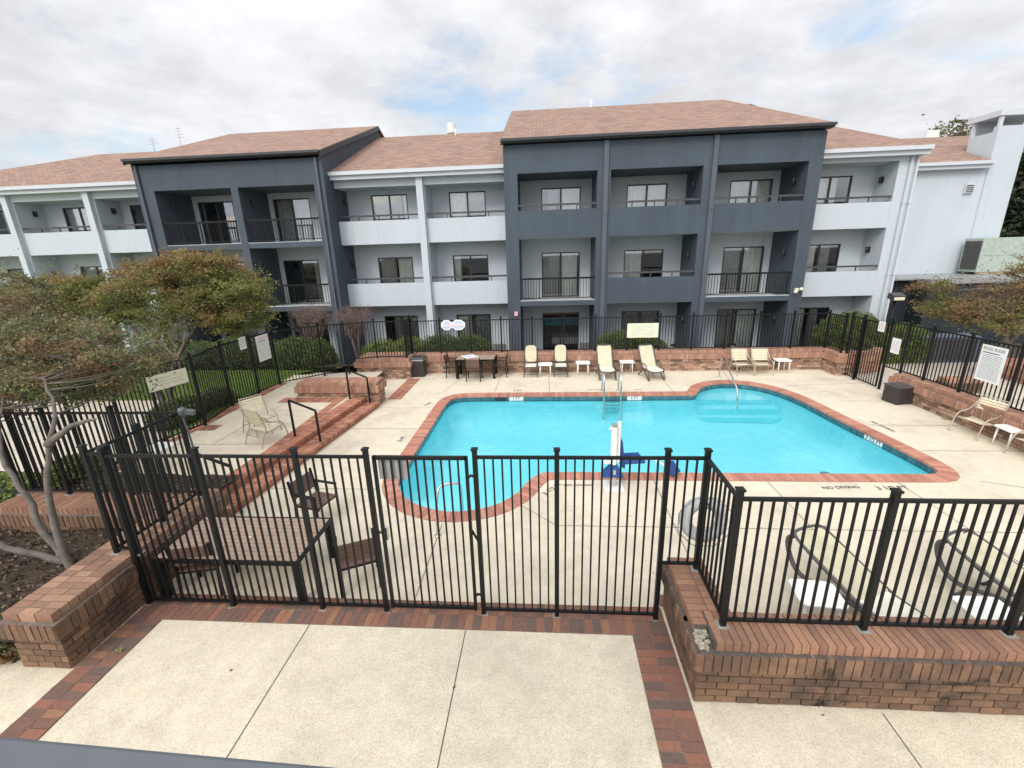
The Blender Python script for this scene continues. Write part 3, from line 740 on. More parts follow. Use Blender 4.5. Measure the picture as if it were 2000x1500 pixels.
for zt_, o0, o1 in ((.15, 0, .47), (.30, .40, .86)):
    b = MB(); p0 = Vector((-5.60, 6.32, 0)); p1 = Vector((-4.98, 12.30, 0)); d = (p1 - p0); L_ = d.length; d.normalize(); n_ = Vector((-d.y, d.x, 0))
    n__ = int(L_ / .096); w_ = L_ / n__
    b.add([p + Vector((0, 0, z)) for z in (0, zt_ - .012) for p in (p0 + n_ * (o0 + .02), p1 + n_ * (o0 + .02), p1 + n_ * o1, p0 + n_ * o1)], [(0, 1, 5, 4), (1, 2, 6, 5), (2, 3, 7, 6), (3, 0, 4, 7), (4, 5, 6, 7)], 1)
    for i in range(n__):
        for jx in (0, 1):
            c = p0 + d * (w_ * (i + .5)) + n_ * (o0 + .115 + jx * .222)
            b.obox(c + Vector((0, 0, zt_ - .04)), d * (w_ / 2 - .005), n_ * .105, (0, 0, .04 + random.uniform(-.002, .002)), 0, None, .002)
        b.obox(p0 + d * (w_ * (i + .5)) + n_ * (o0 + .06) + Vector((0, 0, zt_ - .118)), d * (w_ / 2 - .005), n_ * .045, (0, 0, .03), 0, random.random() * .4)
    b.build('step', ['bk_step', 'mortar_d'], st)
# ---------------------------------------------------------------- low brick walls
def wallthing(label, loc): return thing('brick_wall', label, 'brick wall', loc)
r = wallthing('tan brick wall at the lower left running under the tree to the fence corner', (-5.7, 3.5, 0))
brick_wall(r, -5.98, 3.52, -5.38, 6.2, 0, .75, 'SEW', 'bk_near', 'bk_cap', 'mortar', 'y', .05, capw=.10, rowlen=.20)
r = wallthing('wide brick platform wall under the fence at the left end of the terrace', (-7.5, 5.5, 0))
brick_wall(r, -8.75, 5.56, -6.02, 6.14, 0, .75, 'SWN', 'bk_near', 'bk_cap_red', 'mortar', 'x', .05, capw=.085, rowlen=.29)
r = wallthing('weathered brick wall at the lower right with a missing cap brick, under the fence', (1.45, 3.46, 0))
brick_wall(r, 1.46, 3.86, 1.88, 4.70, 0, .75, 'WNE', 'bk_near', 'bk_cap_red', 'mortar_d', 'y', .05, capw=.098, rowlen=.21)
brick_wall(r, 1.46, 3.46, 9.9, 3.86, 0, .75, 'SW', 'bk_near', 'bk_cap_red', 'mortar_d', 'x', .05, skip=lambda x, y: x < 1.605, capw=.078, rowlen=.40, cc0=1.59)
b = MB(); b.box(1.486, 3.80, 0, 1.85, 3.93, .43); b.box(1.44, 3.80, .431, 1.85, 3.93, .64); b.build('wall_core', 'mortar_d', r)
b = MB(); b.box(1.472, 3.68, .64, 1.60, 3.875, .743, 1); slabbricks(b, 1.46, 3.68, 1.60, 3.86, .647, .75, 'y', .09, .14); b.build('cap', ['bk_cap_red', 'mortar_d'], r)
b = MB()
for _ in range(22):
    b.obox((random.uniform(1.475, 1.585), random.uniform(3.47, 3.67), random.uniform(.645, .68)), (random.uniform(.008, .025), .006, 0), (-.004, random.uniform(.008, .02), 0), (0, .004, random.uniform(.006, .02)), 0)
b.build('broken_mortar', plain('broken_mortar', (.36, .32, .25), .95, var=.5, scale=60), r)
r = wallthing('long salmon brick wall behind the pool, below the back fence', (-4.8, 16.0, 0))
brick_wall(r, -4.88, 16.02, 9.78, 16.5, 0, .75, 'SE', 'bk_far', 'bk_far', 'mortar_l', 'x', .06, rowlen=.24, capw=.072, rw=.072, base='bk_farbase')
brick_wall(r, 9.80, 15.22, 10.25, 16.5, 0, .75, 'SWE', 'bk_far', 'bk_far', 'mortar_l', 'y', .06, rowlen=.22, capw=.072, rw=.072, base='bk_farbase')
brick_wall(r, -6.9, 15.30, -4.92, 16.5, 0, .75, 'SEW', 'bk_far', 'bk_far', 'mortar_l', 'x', .06, rowlen=.24, capw=.072, rw=.072, base='bk_farbase')
r = wallthing('free-standing salmon brick bench wall beside the terrace steps', (-6.2, 12.6, 0))
brick_wall(r, -7.5, 12.32, -5.02, 12.95, 0, .75, 'SENW', 'bk_far', 'bk_far', 'mortar_l', 'x', .06, rowlen=.21, capw=.072, rw=.072, base='bk_farbase')
r = wallthing('salmon brick wall along the right side of the pool deck, behind the black box', (10.3, 3.9, 0))
brick_wall(r, 10.08, 3.9, 10.5, 13.15, 0, .66, 'WN', 'bk_far', 'bk_far', 'mortar_l', 'y', .06, rowlen=.21, capw=.072, rw=.072, base='bk_farbase')
r = thing('brick_planter', 'curved brick planter under the big round hedge outside the gate', 'planter', (11.2, 15.6, 0))
for (a, c_) in (((10.3, 15.55), (10.7, 15.42)), ((10.7, 15.42), (11.15, 15.45)), ((11.15, 15.45), (11.5, 15.7)), ((11.5, 15.7), (11.75, 16.1))):
    b = MB(); d = Vector((c_[0] - a[0], c_[1] - a[1], 0)).normalized(); n_ = Vector((d.y, -d.x, 0))
    courses(b, a, c_, 0, .42); courses(b, a, c_, .43, .64, bw=.085, bh=.2, stack=True, out_=.045)
    A, C_ = Vector((*a, 0)), Vector((*c_, 0))
    b.add([p + Vector((0, 0, z)) for z in (0, .66) for p in (A - n_ * .02, C_ - n_ * .02, C_ - n_ * .4, A - n_ * .4)], [(0, 1, 5, 4), (1, 2, 6, 5), (2, 3, 7, 6), (3, 0, 4, 7), (4, 5, 6, 7)], 1)
    nb = int((C_ - A).length / .085) + 1
    for i in range(nb): b.obox(A + d * ((C_ - A).length * (i + .5) / nb) - n_ * .12 + Vector((0, 0, .695)), d * ((C_ - A).length / nb / 2 - .005), n_ * .14, (0, 0, .05))
    b.build('bricks', ['bk_far', 'mortar_l'], r)
r = thing('brick_planter', 'low brown brick planter on the walk outside the right fence', 'planter', (12, 13.6, 0))
brick_wall(r, 11.7, 13.2, 12.6, 13.6, 0, .42, 'SWE', 'bk_near', 'bk_far', 'mortar', 'x', .03)
r = thing('brick_planter', 'red brick planter with soil at the far right behind the rules sign', 'planter', (15, 14.5, 0))
brick_wall(r, 14.6, 13.6, 17.5, 15.6, 0, .45, 'SW', 'bk_far', 'bk_cope', 'mortar', 'x', .03)
# ---------------------------------------------------------------- the camera's own balcony edge
r = thing('balcony_ledge', 'grey painted balcony ledge across the lower left corner', 'ledge', (-2, .3, 2.7))
b = MB(); b.obox((-1.6, .373, 3.52), (2.0, -.056, 0), (.005, .155, 0), (0, 0, .08)); b.obox((-1.6, .25, 3.0), (2.0, -.056, 0), (.002, .06, 0), (0, 0, .44))
b.build('ledge', plain('grey_ledge_paint', (.10, .107, .12), .7, var=.1), r, bevel=.008)
# ---------------------------------------------------------------- hotel
FL = (-.52, 2.22, 4.94); YB = 21.2
hotel = thing('hotel_building', 'three-storey grey and charcoal hotel wing with brown shingle roofs facing the pool', 'hotel', (0, 20, -.6))
def wallrects(b, x0, x1, z0, z1, y0, y1, ops, m=0):
    xs = sorted({x0, x1} | {o[0] for o in ops} | {o[1] for o in ops}); zs = sorted({z0, z1} | {o[2] for o in ops} | {o[3] for o in ops})
    xs = [x for x in xs if x0 <= x <= x1]; zs = [z for z in zs if z0 <= z <= z1]
    for i in range(len(xs) - 1):
        zr = []
        for j in range(len(zs) - 1):
            cx_, cz_ = (xs[i] + xs[i + 1]) / 2, (zs[j] + zs[j + 1]) / 2
            if any(o[0] < cx_ < o[1] and o[2] < cz_ < o[3] for o in ops): continue
            if zr and abs(zr[-1][1] - zs[j]) < 1e-6: zr[-1][1] = zs[j + 1]
            else: zr.append([zs[j], zs[j + 1]])
        for a, c in zr: b.box(xs[i], y0, a, xs[i + 1], y1, c, m)
def window(x0, x1, z0, z1, cur, ref=0, bed=False):
    """dark framed sliding door; cur: list of (from, to, material)"""
    f = MB(); w_ = .05
    f.box(x0, YB + .02, z1 - w_, x1, YB + .11, z1); f.box(x0, YB + .02, z0, x1, YB + .11, z0 + w_)
    f.box(x0, YB + .02, z0 + w_, x0 + w_, YB + .11, z1 - w_); f.box(x1 - w_, YB + .02, z0 + w_, x1, YB + .11, z1 - w_)
    xm = (x0 + x1) / 2; f.box(xm - .035, YB + .03, z0 + w_, xm + .035, YB + .10, z1 - w_)
    wo_ = f.build('window', 'bronze', hotel)
    g = MB()
    for a, c in ((x0 + w_, xm - .035), (xm + .035, x1 - w_)):
        g.quad((a, YB + .06, z0 + w_), (c, YB + .06, z0 + w_), (c, YB + .06, z1 - w_), (a, YB + .06, z1 - w_))
    g.build('pane', 'glass', wo_)
    for a, c, mt in cur:
        xa, xb = x0 + (x1 - x0) * a + .04, x0 + (x1 - x0) * c - .04; n = max(6, int((xb - xa) / .018)); vs = []; q = random.random() * 6
        for i in range(n + 1):
            x = xa + (xb - xa) * i / n; y = YB + .21 + .045 * math.sin(x * 55 + q + 1.5 * math.sin(x * 7))
            vs += [(x, y, z0 + .04), (x, y, z1 - .03)]
        cb = MB(); cb.add(vs, [(2 * i, 2 * i + 2, 2 * i + 3, 2 * i + 1) for i in range(n)], smooth=True); cb.build('curtain', mt, wo_)
    if bed:
        cb = MB(); cb.box(x0 + .45, YB + .65, z0 + .35, x1 + .3, YB + 2.0, z0 + .68); cb.build('bed', 'white', wo_, bevel=.04)
        cb = MB(); cb.box(x0 - .1, YB + 1.2, z0 + 1.2, x1 + .3, YB + 1.26, z0 + 1.62); cb.build('headboard', plain('teal_headboard', (.10, .50, .56), .6), wo_)
def lamp(x, y, z, s):
    b = MB(); b.box(min(x, x + s * .03), y - .07, z - .12, max(x, x + s * .03), y + .07, z + .12); b.lathe([(.06, -.12), (.06, .1), (.045, .12)], (x + s * .10, y, z), 10); b.build('wall_lamp', 'darktrim', hotel)
def section(x0, x1, yf, kind, bays, hdr, top, ztop_par=(3.13, 5.80), eave=True):
    """bays: list of dicts: x0, x1 (opening), doors (x0, x1, curtains per floor), f2, f3 = 'P' parapet or 'R' railing"""
    wm_ = 'dark' if kind == 'dark' else 'light'
    # back wall with real openings
    ops = []
    for B in bays:
        if 'door' in B:
            for fl in range(3):
                if B.get('no%d' % fl): continue
                ops.append((B['door'][0], B['door'][1], FL[fl] + .01, FL[fl] + 2.02))
    b = MB(); wallrects(b, x0, x1, -.6, top - .02, YB, YB + .16, ops); b.build('back_wall', 'light', hotel)
    # piers
    b = MB(); edges = [x0] + [e for B in bays for e in (B['x0'], B['x1'])] + [x1]
    for a, c in zip(edges[0::2], edges[1::2]):
        if c - a > .01: b.box(a, yf, -.6, c, YB, hdr)
    b.box(x0, yf, hdr, x1, yf + .30, top); b.build('pier_wall', wm_, hotel)
    b = MB(); b.box(x0, yf + .30, hdr, x1, YB, hdr + .06); b.build('soffit', wm_, hotel)
    for B in bays:
        a, c = B['x0'], B['x1']
        for fl in (1, 2):
            k_ = B['f%d' % (fl + 1)]; z = FL[fl]
            b = MB(); b.box(a, yf + .18, z - .13, c, YB, z); b.build('balcony_floor', 'floor', hotel)
            if k_ == 'P':
                b = MB(); zt_ = ztop_par[fl - 1]
                b.box(a, yf + .012, z - .10 if fl == 1 else z - .12, c, yf + .18, zt_); b.build('parapet', wm_, hotel)
                b = MB(); zr = zt_ + .20
                b.box(a, yf + .05, zr - .035, c, yf + .13, zr + .035)
                n = 4
                for i in range(1, n): xx = a + (c - a) * i / n; b.box(xx - .02, yf + .07, zt_, xx + .02, yf + .11, zr - .035)
                b.build('railing', 'railbrown', hotel)
            else:
                b = MB(); b.box(a, yf + .012, z - .14, c, yf + .18, z + .07); b.build('slab_edge', wm_, hotel)
                b = MB(); b.box(a, yf + .012, z + .0705, c, yf + .18, z + .09); b.build('slab_cap', 'light', hotel)
                b = MB(); b.box(a, yf + .06, z + .95, c, yf + .13, z + 1.02); b.box(a, yf + .08, z + .16, c, yf + .11, z + .19)
                n = int((c - a) / .115)
                for i in range(1, n): xx = a + (c - a) * i / n; w_ = .009 if i % 7 else .02; b.box(xx - w_, yf + .095 - w_, z + .19, xx + w_, yf + .095 + w_, z + .95)
                b.build('railing', 'railbrown' if B.get('rb') else 'black', hotel)
        if 'door' in B:
            for fl in range(3):
                if B.get('no%d' % fl): continue
                window(B['door'][0], B['door'][1], FL[fl] + .01, FL[fl] + 2.02, B['cur'][fl], bed=B.get('bed') == fl)
        for fl in range(3):
            if B.get('lamp', 1) == 1: lamp(a, yf + .75, FL[fl] + 1.75, 1)
            if B.get('lamp', 1) == -1: lamp(c, yf + .75, FL[fl] + 1.75, -1)
C, G = 'curtain', 'curtain_grey'
full = [(0, 1, G)]
section(-32.3, -16.99, 20, 'light', [
    dict(x0=-31.9, x1=-28.35, door=(-30.9, -29.25), cur=[full] * 3, f2='P', f3='P'),
    dict(x0=-27.95, x1=-24.4, door=(-26.95, -25.3), cur=[[(0, .5, G)], full, [(.3, 1, C)]], f2='P', f3='P'),
    dict(x0=-24.0, x1=-20.42, door=(-23.0, -21.35), cur=[full, full, [(0, .25, G), (.25, 1, C)]], f2='P', f3='P'),
    dict(x0=-20.02, x1=-17.0, door=(-19.55, -17.9), cur=[full, full, [(.35, .8, C)]], f2='P', f3='P')], 7.14, 7.6)
section(-16.99, -8.94, 19.15, 'dark', [
    dict(x0=-16.38, x1=-12.99, door=(-16.14, -14.41), cur=[full, full, [(0, .1, G)]], f2='R', f3='R'),
    dict(x0=-12.68, x1=-9.39, door=(-12.47, -10.73), cur=[[(0, .3, G)], [(.8, 1, G)], full], f2='R', f3='R')], 7.22, 8.2)
section(-8.94, -1.45, 20, 'light', [
    dict(x0=-8.93, x1=-5.38, door=(-7.82, -6.15), cur=[[(.25, .95, G)], [(0, .5, G), (.5, 1, C)], [(0, .82, G), (.82, 1, C)]], f2='P', f3='P'),
    dict(x0=-5.02, x1=-1.46, door=(-4.25, -2.59), cur=[[(0, .45, C), (.5, 1, G)], [(0, .24, C)], [(0, .5, C), (.5, 1, G)]], f2='P', f3='P', lamp=-1)], 7.14, 7.6)
section(-1.45, 10.46, 19.15, 'dark', [
    dict(x0=-1.04, x1=2.10, door=(-.12, 1.62), cur=[[], [(0, .5, G), (.5, .95, C)], [(.15, .45, G), (.5, 1, C)]], f2='R', f3='P', bed=0, lamp=0),
    dict(x0=2.62, x1=6.12, door=(3.6, 5.34), cur=[[(0, 1, G)], [(0, .5, C)], [(0, .5, C), (.5, 1, C)]], f2='P', f3='P', lamp=-1),
    dict(x0=6.64, x1=9.98, door=(7.95, 9.70), cur=[[(0, .45, G), (.45, 1, C)], [(0, .5, G), (.5, 1, C)], [(0, .5, C), (.5, 1, C)]], f2='R', f3='P', lamp=-1)], 7.28, 8.3, (3.16, 5.90))
section(10.46, 14.33, 20, 'light', [
    dict(x0=10.47, x1=13.80, door=(11.2, 12.89), cur=[[(0, .45, C), (.5, .8, G)], [(0, .5, C), (.5, .85, G)], [(0, .75, C)]], f2='P', f3='P', lamp=-1)], 7.28, 7.6)
b = MB(); b.box(-32, YB + 2.8, -.6, 14.3, YB + 2.9, 7.5)
for z in FL: b.box(-32, YB + .17, z - .12, 14.3, YB + 2.8, z)
b.box(-32, YB + .17, 7.35, 14.3, YB + 2.8, 7.45); b.build('room_interior', 'interior', hotel)
# light fins in front of the light bays
for x in (-28.35, -24.4, -20.42, -5.38):
    b = MB(); b.box(x + .05, 19.80, -.6, x + .33, 20.0, 7.45); b.build('fin', 'light', hotel)
b = MB(); b.box(14.33, 19.99, -.6, 14.42, 33, 7.6); b.build('end_wall', 'light', hotel)
# side walls of the charcoal blocks, up to their gables
for x0, zr in ((-17.12, 10.75), (-9.07, 10.75), (-1.58, 11.1), (10.33, 11.1)):
    prof = [(19.14, -.6), (33.4, -.6), (33.4, 8.1), (26.3, zr), (19.14, 8.25)]
    b = MB(); n = len(prof); vs = [(x0, y, z) for y, z in prof] + [(x0 + .14, y, z) for y, z in prof]
    b.add(vs, [tuple(range(n))[::-1], tuple(range(n, 2 * n))] + [(i, (i + 1) % n, n + (i + 1) % n, n + i) for i in range(n)]); b.build('gable_wall', 'dark', hotel)
# roofs (thin slabs with shingle pattern in metres along the slope)
def roof(polys, th=.10):
    b = MB()
    for P in polys:
        n = len(P); P = [Vector(p) for p in P]; nn = (P[1] - P[0]).cross(P[2] - P[0]).normalized()
        if nn.z < 0: P.reverse(); nn = -nn
        vs = P + [p - Vector((0, 0, th)) for p in P]
        b.add(vs, [tuple(range(n)), tuple(range(2 * n - 1, n - 1, -1))] + [((i + 1) % n, i, n + i, n + (i + 1) % n) for i in range(n)])
    def uvf(co, nr):
        if nr.z > .99 or nr.z < .1: return (co.x, co.y)
        h = Vector((nr.x, nr.y, 0)).normalized(); al = Vector((-h.y, h.x, 0))
        return (co.dot(al), co.z / max(.05, math.sqrt(1 - nr.z ** 2)))
    return b.build('roof', 'roof', hotel, uvf=uvf)
roof([[(-31.9, 19.65, 7.72), (-16.9, 19.65, 7.72), (-16.9, 26.3, 10.32), (-25.2, 26.3, 10.32)], [(-31.9, 19.65, 7.72), (-25.2, 26.3, 10.32), (-31.9, 33, 7.7)], [(-31.9, 33, 7.7), (-25.2, 26.3, 10.32), (-16.9, 26.3, 10.32), (-16.9, 33, 7.7)]])
roof([[(-9.0, 19.65, 7.72), (-1.3, 19.65, 7.72), (-1.3, 26.3, 10.44), (-9.0, 26.3, 10.44)], [(-9.0, 26.3, 10.44), (-1.3, 26.3, 10.44), (-1.3, 33, 7.7), (-9.0, 33, 7.7)]])
roof([[(10.3, 19.65, 7.72), (14.62, 19.65, 7.72), (14.2, 26.3, 10.0), (10.3, 26.3, 10.0)], [(14.62, 19.65, 7.72), (14.62, 33, 7.7), (14.2, 26.3, 10.0)], [(10.3, 26.3, 10.0), (14.2, 26.3, 10.0), (14.62, 33, 7.7), (10.3, 33, 7.7)]])
roof([[(-17.2, 18.9, 8.42), (-8.85, 18.9, 8.42), (-8.85, 26.3, 11.0), (-17.2, 26.3, 11.0)], [(-17.2, 26.3, 11.0), (-8.85, 26.3, 11.0), (-8.85, 33.5, 8.2), (-17.2, 33.5, 8.2)]])
roof([[(-1.62, 18.9, 8.48), (10.58, 18.9, 8.48), (9.1, 26.3, 11.36), (-1.62, 26.3, 11.36)], [(10.58, 18.9, 8.48), (10.58, 33.5, 8.4), (9.1, 26.3, 11.36)], [(-1.62, 26.3, 11.36), (9.1, 26.3, 11.36), (10.58, 33.5, 8.4), (-1.62, 33.5, 8.4)]])
roof([[(14.2, 24.15, 7.72), (20.8, 24.15, 7.72), (20.8, 29.4, 9.75), (14.2, 29.4, 9.75)], [(20.8, 25.7, 8.32), (26, 25.7, 8.32), (26, 29.4, 9.75), (20.8, 29.4, 9.75)], [(14.2, 29.4, 9.75), (26, 29.4, 9.75), (26, 34, 7.9), (14.2, 34, 7.9)]])
def gut(x0, x1, y, z, mt, name='gutter', h=.14, h2=.16):
    b = MB(); b.box(x0, y - .12, z - h, x1, y, z); b.box(x0, y, z - h - h2, x1, y + .36, z - h + .02); b.build(name, mt, hotel)
gut(-32, -17.13, 19.66, 7.72, 'trim'); gut(-8.92, -1.6, 19.66, 7.72, 'trim'); gut(10.48, 14.62, 19.66, 7.72, 'trim')
gut(-17.2, -8.85, 18.92, 8.42, 'darktrim', h=.09, h2=.05); gut(-1.62, 10.58, 18.92, 8.48, 'darktrim', h=.09, h2=.05)
gut(14.4, 20.8, 24.16, 7.72, 'trim')
for x, za, zb_ in ((-17.24, 8.40, 10.98), (-8.87, 8.40, 10.98), (-1.65, 8.46, 11.34)):   # rake boards
    b = MB(); b.add([(x, 18.9, za - .2), (x + .05, 18.9, za - .2), (x + .05, 18.9, za), (x, 18.9, za), (x, 26.3, zb_ - .2), (x + .05, 26.3, zb_ - .2), (x + .05, 26.3, zb_), (x, 26.3, zb_)],
        [(0, 1, 2, 3), (1, 5, 6, 2), (4, 0, 3, 7), (3, 2, 6, 7), (1, 0, 4, 5)]); b.build('rake_board', 'darktrim', hotel)
# boxed downpipes
def dpipe(x, yf, zt_, mt, w_=.09):
    b = MB(); b.box(x - w_, yf - .10, -.6, x + w_, yf - .005, zt_); b.box(x - w_ - .02, yf - .12, 2.95, x + w_ + .02, yf - .003, 3.0); b.box(x - w_ - .02, yf - .12, 5.7, x + w_ + .02, yf - .003, 5.75); b.build('downpipe', mt, hotel)
dpipe(2.42, 19.15, 8.3, 'pipe'); dpipe(6.50, 19.15, 8.3, 'pipe')
dpipe(-9.16, 19.15, 8.2, 'pipe', .05); dpipe(-16.9, 19.15, 8.2, 'pipe', .04); dpipe(14.2, 20, 7.5, 'light', .05); dpipe(14.42, 20.0, 7.5, 'trim', .04)
# fire strobe and floodlights
b = MB(); b.box(-1.30, 19.08, 1.68, -1.16, 19.149, 1.86); b.build('alarm_strobe', 'palered', hotel)
f = MB(); f.box(10.14, 19.08, 2.45, 10.28, 19.149, 2.58)
for dx in (-.09, .12): f.lathe([(.03, 0), (.07, -.05), (.07, -.12), (0, -.12)], (10.2 + dx, 18.98, 2.56 + dx * .5), 10)
f.build('floodlight', 'lampw', hotel)
# back wing, stair tower
b = MB(); b.box(14.42, 24.5, -.6, 20.9, 24.8, 7.6); b.build('wing_wall', 'light', hotel)
b = MB(); b.box(20.9, 24.46, -.6, 22.2, 24.7, 9.2); b.box(20.9, 24.7, -.6, 21.1, 25.9, 9.0); b.box(22.0, 24.7, -.6, 22.2, 34, 9.0); b.build('tower_wall', 'light', hotel)
b = MB(); b.box(20.82, 24.4, 9.62, 23.4, 26.1, 9.86)
for x, y in ((20.9, 24.46), (20.9, 25.78), (22.05, 24.46)): b.box(x, y, 9.2 if y < 25 else 9.0, x + .14, y + .12, 9.62)
b.box(21.1, 25.9, 8.6, 23.2, 26.0, 9.62); b.build('tower_canopy', 'trim', hotel)
b = MB(); b.box(20.05, 24.40, 6.35, 20.45, 24.499, 6.78)
for i in range(4): b.box(20.09, 24.38, 6.40 + i * .09, 20.41, 24.41, 6.44 + i * .09, 1)
b.build('louvre_vent', ['trim', 'darktrim'], hotel)
# things on the roofs
def vent(x, y, z, r_, h, label, mt='vent'):
    t = thing('roof_vent', label, 'roof vent', (x, y, z)); b = MB(); b.lathe([(r_ * .8, 0), (r_ * .8, h * .55)], (x, y, z), 16); b.build('duct', mt, t)
    b = MB(); b.lathe([(r_, h * .5), (r_ * 1.05, h * .52), (r_ * 1.05, h * .66), (r_ * .93, h * .67), (r_ * .93, h * .97), (r_ * .85, h), (0, h)], (x, y, z), 16); b.build('cap', mt, t)
vent(-5.05, 27.2, 10.1, .24, 1.05, 'cream roof vent drum behind the middle ridge'); vent(22.6, 30.6, 9.2, .35, 1.1, 'cream vent drum on the far right ridge beside the stair tower')
vent(-4.6, 25.9, 10.22, .06, .35, 'thin white pipe vent near the middle ridge', 'white'); vent(2.45, 26.0, 11.2, .06, .36, 'thin white pipe vent on the tall right roof', 'white')
for x, h, label in ((-20.3, 1.25, 'taller thin roof antenna on the left ridge'), (-21.95, .8, 'shorter thin roof antenna farther left on the ridge')):
    t = thing('antenna', label, 'antenna', (x, 26.4, 10.25)); b = MB(); b.tube([(x, 26.4, 10.2), (x, 26.4, 10.25 + h)], .013, 5)
    for k_ in range(4): b.tube([(x - .22 + .05 * k_, 26.3, 10.25 + h * (.55 + .12 * k_)), (x + .22 - .05 * k_, 26.5, 10.32 + h * (.55 + .12 * k_))], .007, 4)
    b.build('mast', 'greybox', t)
# low charcoal annex with equipment
ax = thing('annex_building', 'low charcoal flat-roofed annex right of the hotel', 'annex', (16, 21, -.6))
b = MB(); b.box(14.6, 22.3, -.6, 17.0, 24.45, 2.55); b.box(17.0, 21.3, -.6, 27, 24.45, 2.55); b.build('wall', plain('navy_charcoal', (.014, .019, .027), .7), ax)
b = MB(); b.box(14.5, 21.9, 2.55, 27.2, 24.45, 2.62); b.box(16.9, 21.15, 2.42, 27.2, 21.9, 2.62); b.build('roof', 'greybox', ax)
M['louvre'] = plain('brown_louvre', (.13, .12, .10), .6)
ac = thing('rooftop_unit', 'pale green air handling unit with a louvred end on the annex roof', 'air conditioner', (21.5, 23, 2.62))
b = MB(); b.box(20.45, 23.2, 2.74, 26.2, 24.2, 4.28); b.box(20.5, 23.18, 3.5, 26.2, 23.2, 3.53); b.build('casing', 'green', ac, bevel=.02)
b = MB(); b.box(20.42, 23.26, 2.86, 20.449, 24.1, 4.16)
for i in range(15): b.box(20.39, 23.3, 2.9 + i * .083, 20.419, 24.06, 2.93 + i * .083, 1)
b.build('louvre', ['railbrown', 'louvre'], ac)
b = MB(); b.box(20.6, 23.3, 2.63, 26, 23.45, 2.74); b.box(20.6, 24, 2.63, 26, 24.1, 2.74); b.build('curb', 'tank', ac)
for i, (x, z) in enumerate(((22.6, 4.28),)):
    pass
tk = thing('roof_tank', 'cream plastic tank on the annex roof beside the green unit', 'tank', (23.3, 21.9, 2.62)); b = MB(); b.lathe([(.5, 0), (.52, .5), (.5, 1.0), (.3, 1.25), (0, 1.3)], (23.3, 21.9, 2.64), 20); b.build('shell', 'tank', tk)
# ---------------------------------------------------------------- fences
fence('fence', 'black picket fence section left of the gate, front of the pool', [(-5.32, 4.5, 0), (-4.13, 4.5, 0), (-2.91, 4.5, 0), (-2.06, 4.5, 0)])
g = thing('pool_gate', 'black picket gate with a blank grey plate at its top left, in the front fence', 'gate', (-2.0, 4.5, 0))
x0, x1 = -1.97, -.90; b = MB()
for x in (x0, x1): b.box(x - .018, 4.480, .06, x + .018, 4.520, 2.19)
b.build('stile', 'black', g)
b = MB(); b.box(x0, 4.48, 2.15, x1, 4.52, 2.19); b.box(x0, 4.482, .07, x1, 4.518, .11)
for i in range(1, 11): x = x0 + (x1 - x0) * i / 11; b.box(x - .0098, 4.490, .11, x + .0098, 4.510, 2.15)
b.build('picket_panel', 'black', g)
b = MB(); b.box(x0 + .03, 4.53, 1.88, x0 + .38, 4.545, 2.14); b.build('plate', 'greybox', g)
b = MB(); b.box(x0 - .02, 4.52, 1.05, x0 + .04, 4.57, 1.22); b.box(x0 - .07, 4.53, 1.13, x0, 4.56, 1.17); b.build('latch', 'steel', g)
for z in (.28, 1.93):
    b = MB(); b.tube([(x1, 4.5, z - .02), (x1 + .04, 4.5, z + .02), (x1 + .1, 4.5, z)], .016, 6); b.build('hinge', 'black', g)
b = MB(); b.bar((x1 + .01, 4.53, 1.20), (x1 + .11, 4.53, .98), .022); b.build('closer', 'black', g)
fence('fence', 'black picket fence from the gate to the brick wall and on to the right edge', [(-.80, 4.5, 0), (.12, 4.5, 0), (1.325, 4.5, 0), (1.745, 4.5, .75), (1.745, 3.68, .75), (3.07, 3.68, .75), (4.38, 3.68, .75), (5.7, 3.68, .75), (7.02, 3.68, .75), (8.34, 3.68, .75)])
fence('fence', 'black picket fence on the brick wall at the lower left, turning back to the terrace', [(-5.32, 4.56, .75), (-5.62, 4.56, .75), (-5.58, 5.25, .75), (-5.57, 5.97, .75), (-6.68, 5.97, .75), (-7.85, 5.97, .75), (-8.72, 5.97, .75)])
fence('fence', 'black picket fence along the left side of the terrace, by the lawn', [(-9.0, 6.35, .3), (-8.98, 7.25, .3), (-8.98, 8.15, .3), (-8.96, 9.05, .3), (-8.74, 10.05, .3), (-9.05, 11.55, .3), (-8.98, 12.7, .3), (-8.88, 13.68, .3), (-7.85, 14.75, .3), (-7.05, 15.0, .3), (-6.1, 15.38, .75), (-5.02, 15.40, .75), (-5.02, 16.12, .75)], 2.12)
pts = [(-5.0 + .002, 16.14, .75)] + [(-3.9 + 1.145 * i, 16.14, .75) for i in range(12)] + [(9.86, 16.14, .75), (9.92, 15.32, .75)]
fence('fence', 'long black picket fence on the brick wall behind the pool', pts, 2.0)
fence('fence', 'black picket fence on the right brick wall, carrying the rules sign', [(10.16, 13.68, 0), (10.22, 13.10, .66), (10.26, 12.35, .66), (10.29, 11.3, .66), (10.30, 10.12, .66), (10.3, 9.0, .66), (10.3, 7.9, .66), (10.3, 6.8, .66), (10.3, 5.7, .66), (10.3, 4.6, .66)], 2.08)
g = thing('pool_gate', 'black picket gate in the right fence, beside the short brick return wall', 'gate', (10.1, 14.4, 0))
for y in (15.27, 14.72): post(g, 10.08, y, 0, 2.1, .06)
panel(g, (10.08, 15.27), (10.08, 14.72), 0, 0, 2.02)
b = MB()
for y in (14.66, 13.76): b.box(10.09, y - .02, .06, 10.13, y + .02, 2.0)
b.build('stile', 'black', g); panel(g, (10.11, 14.64), (10.11, 13.78), 0, 0, 2.0, name='picket_panel')
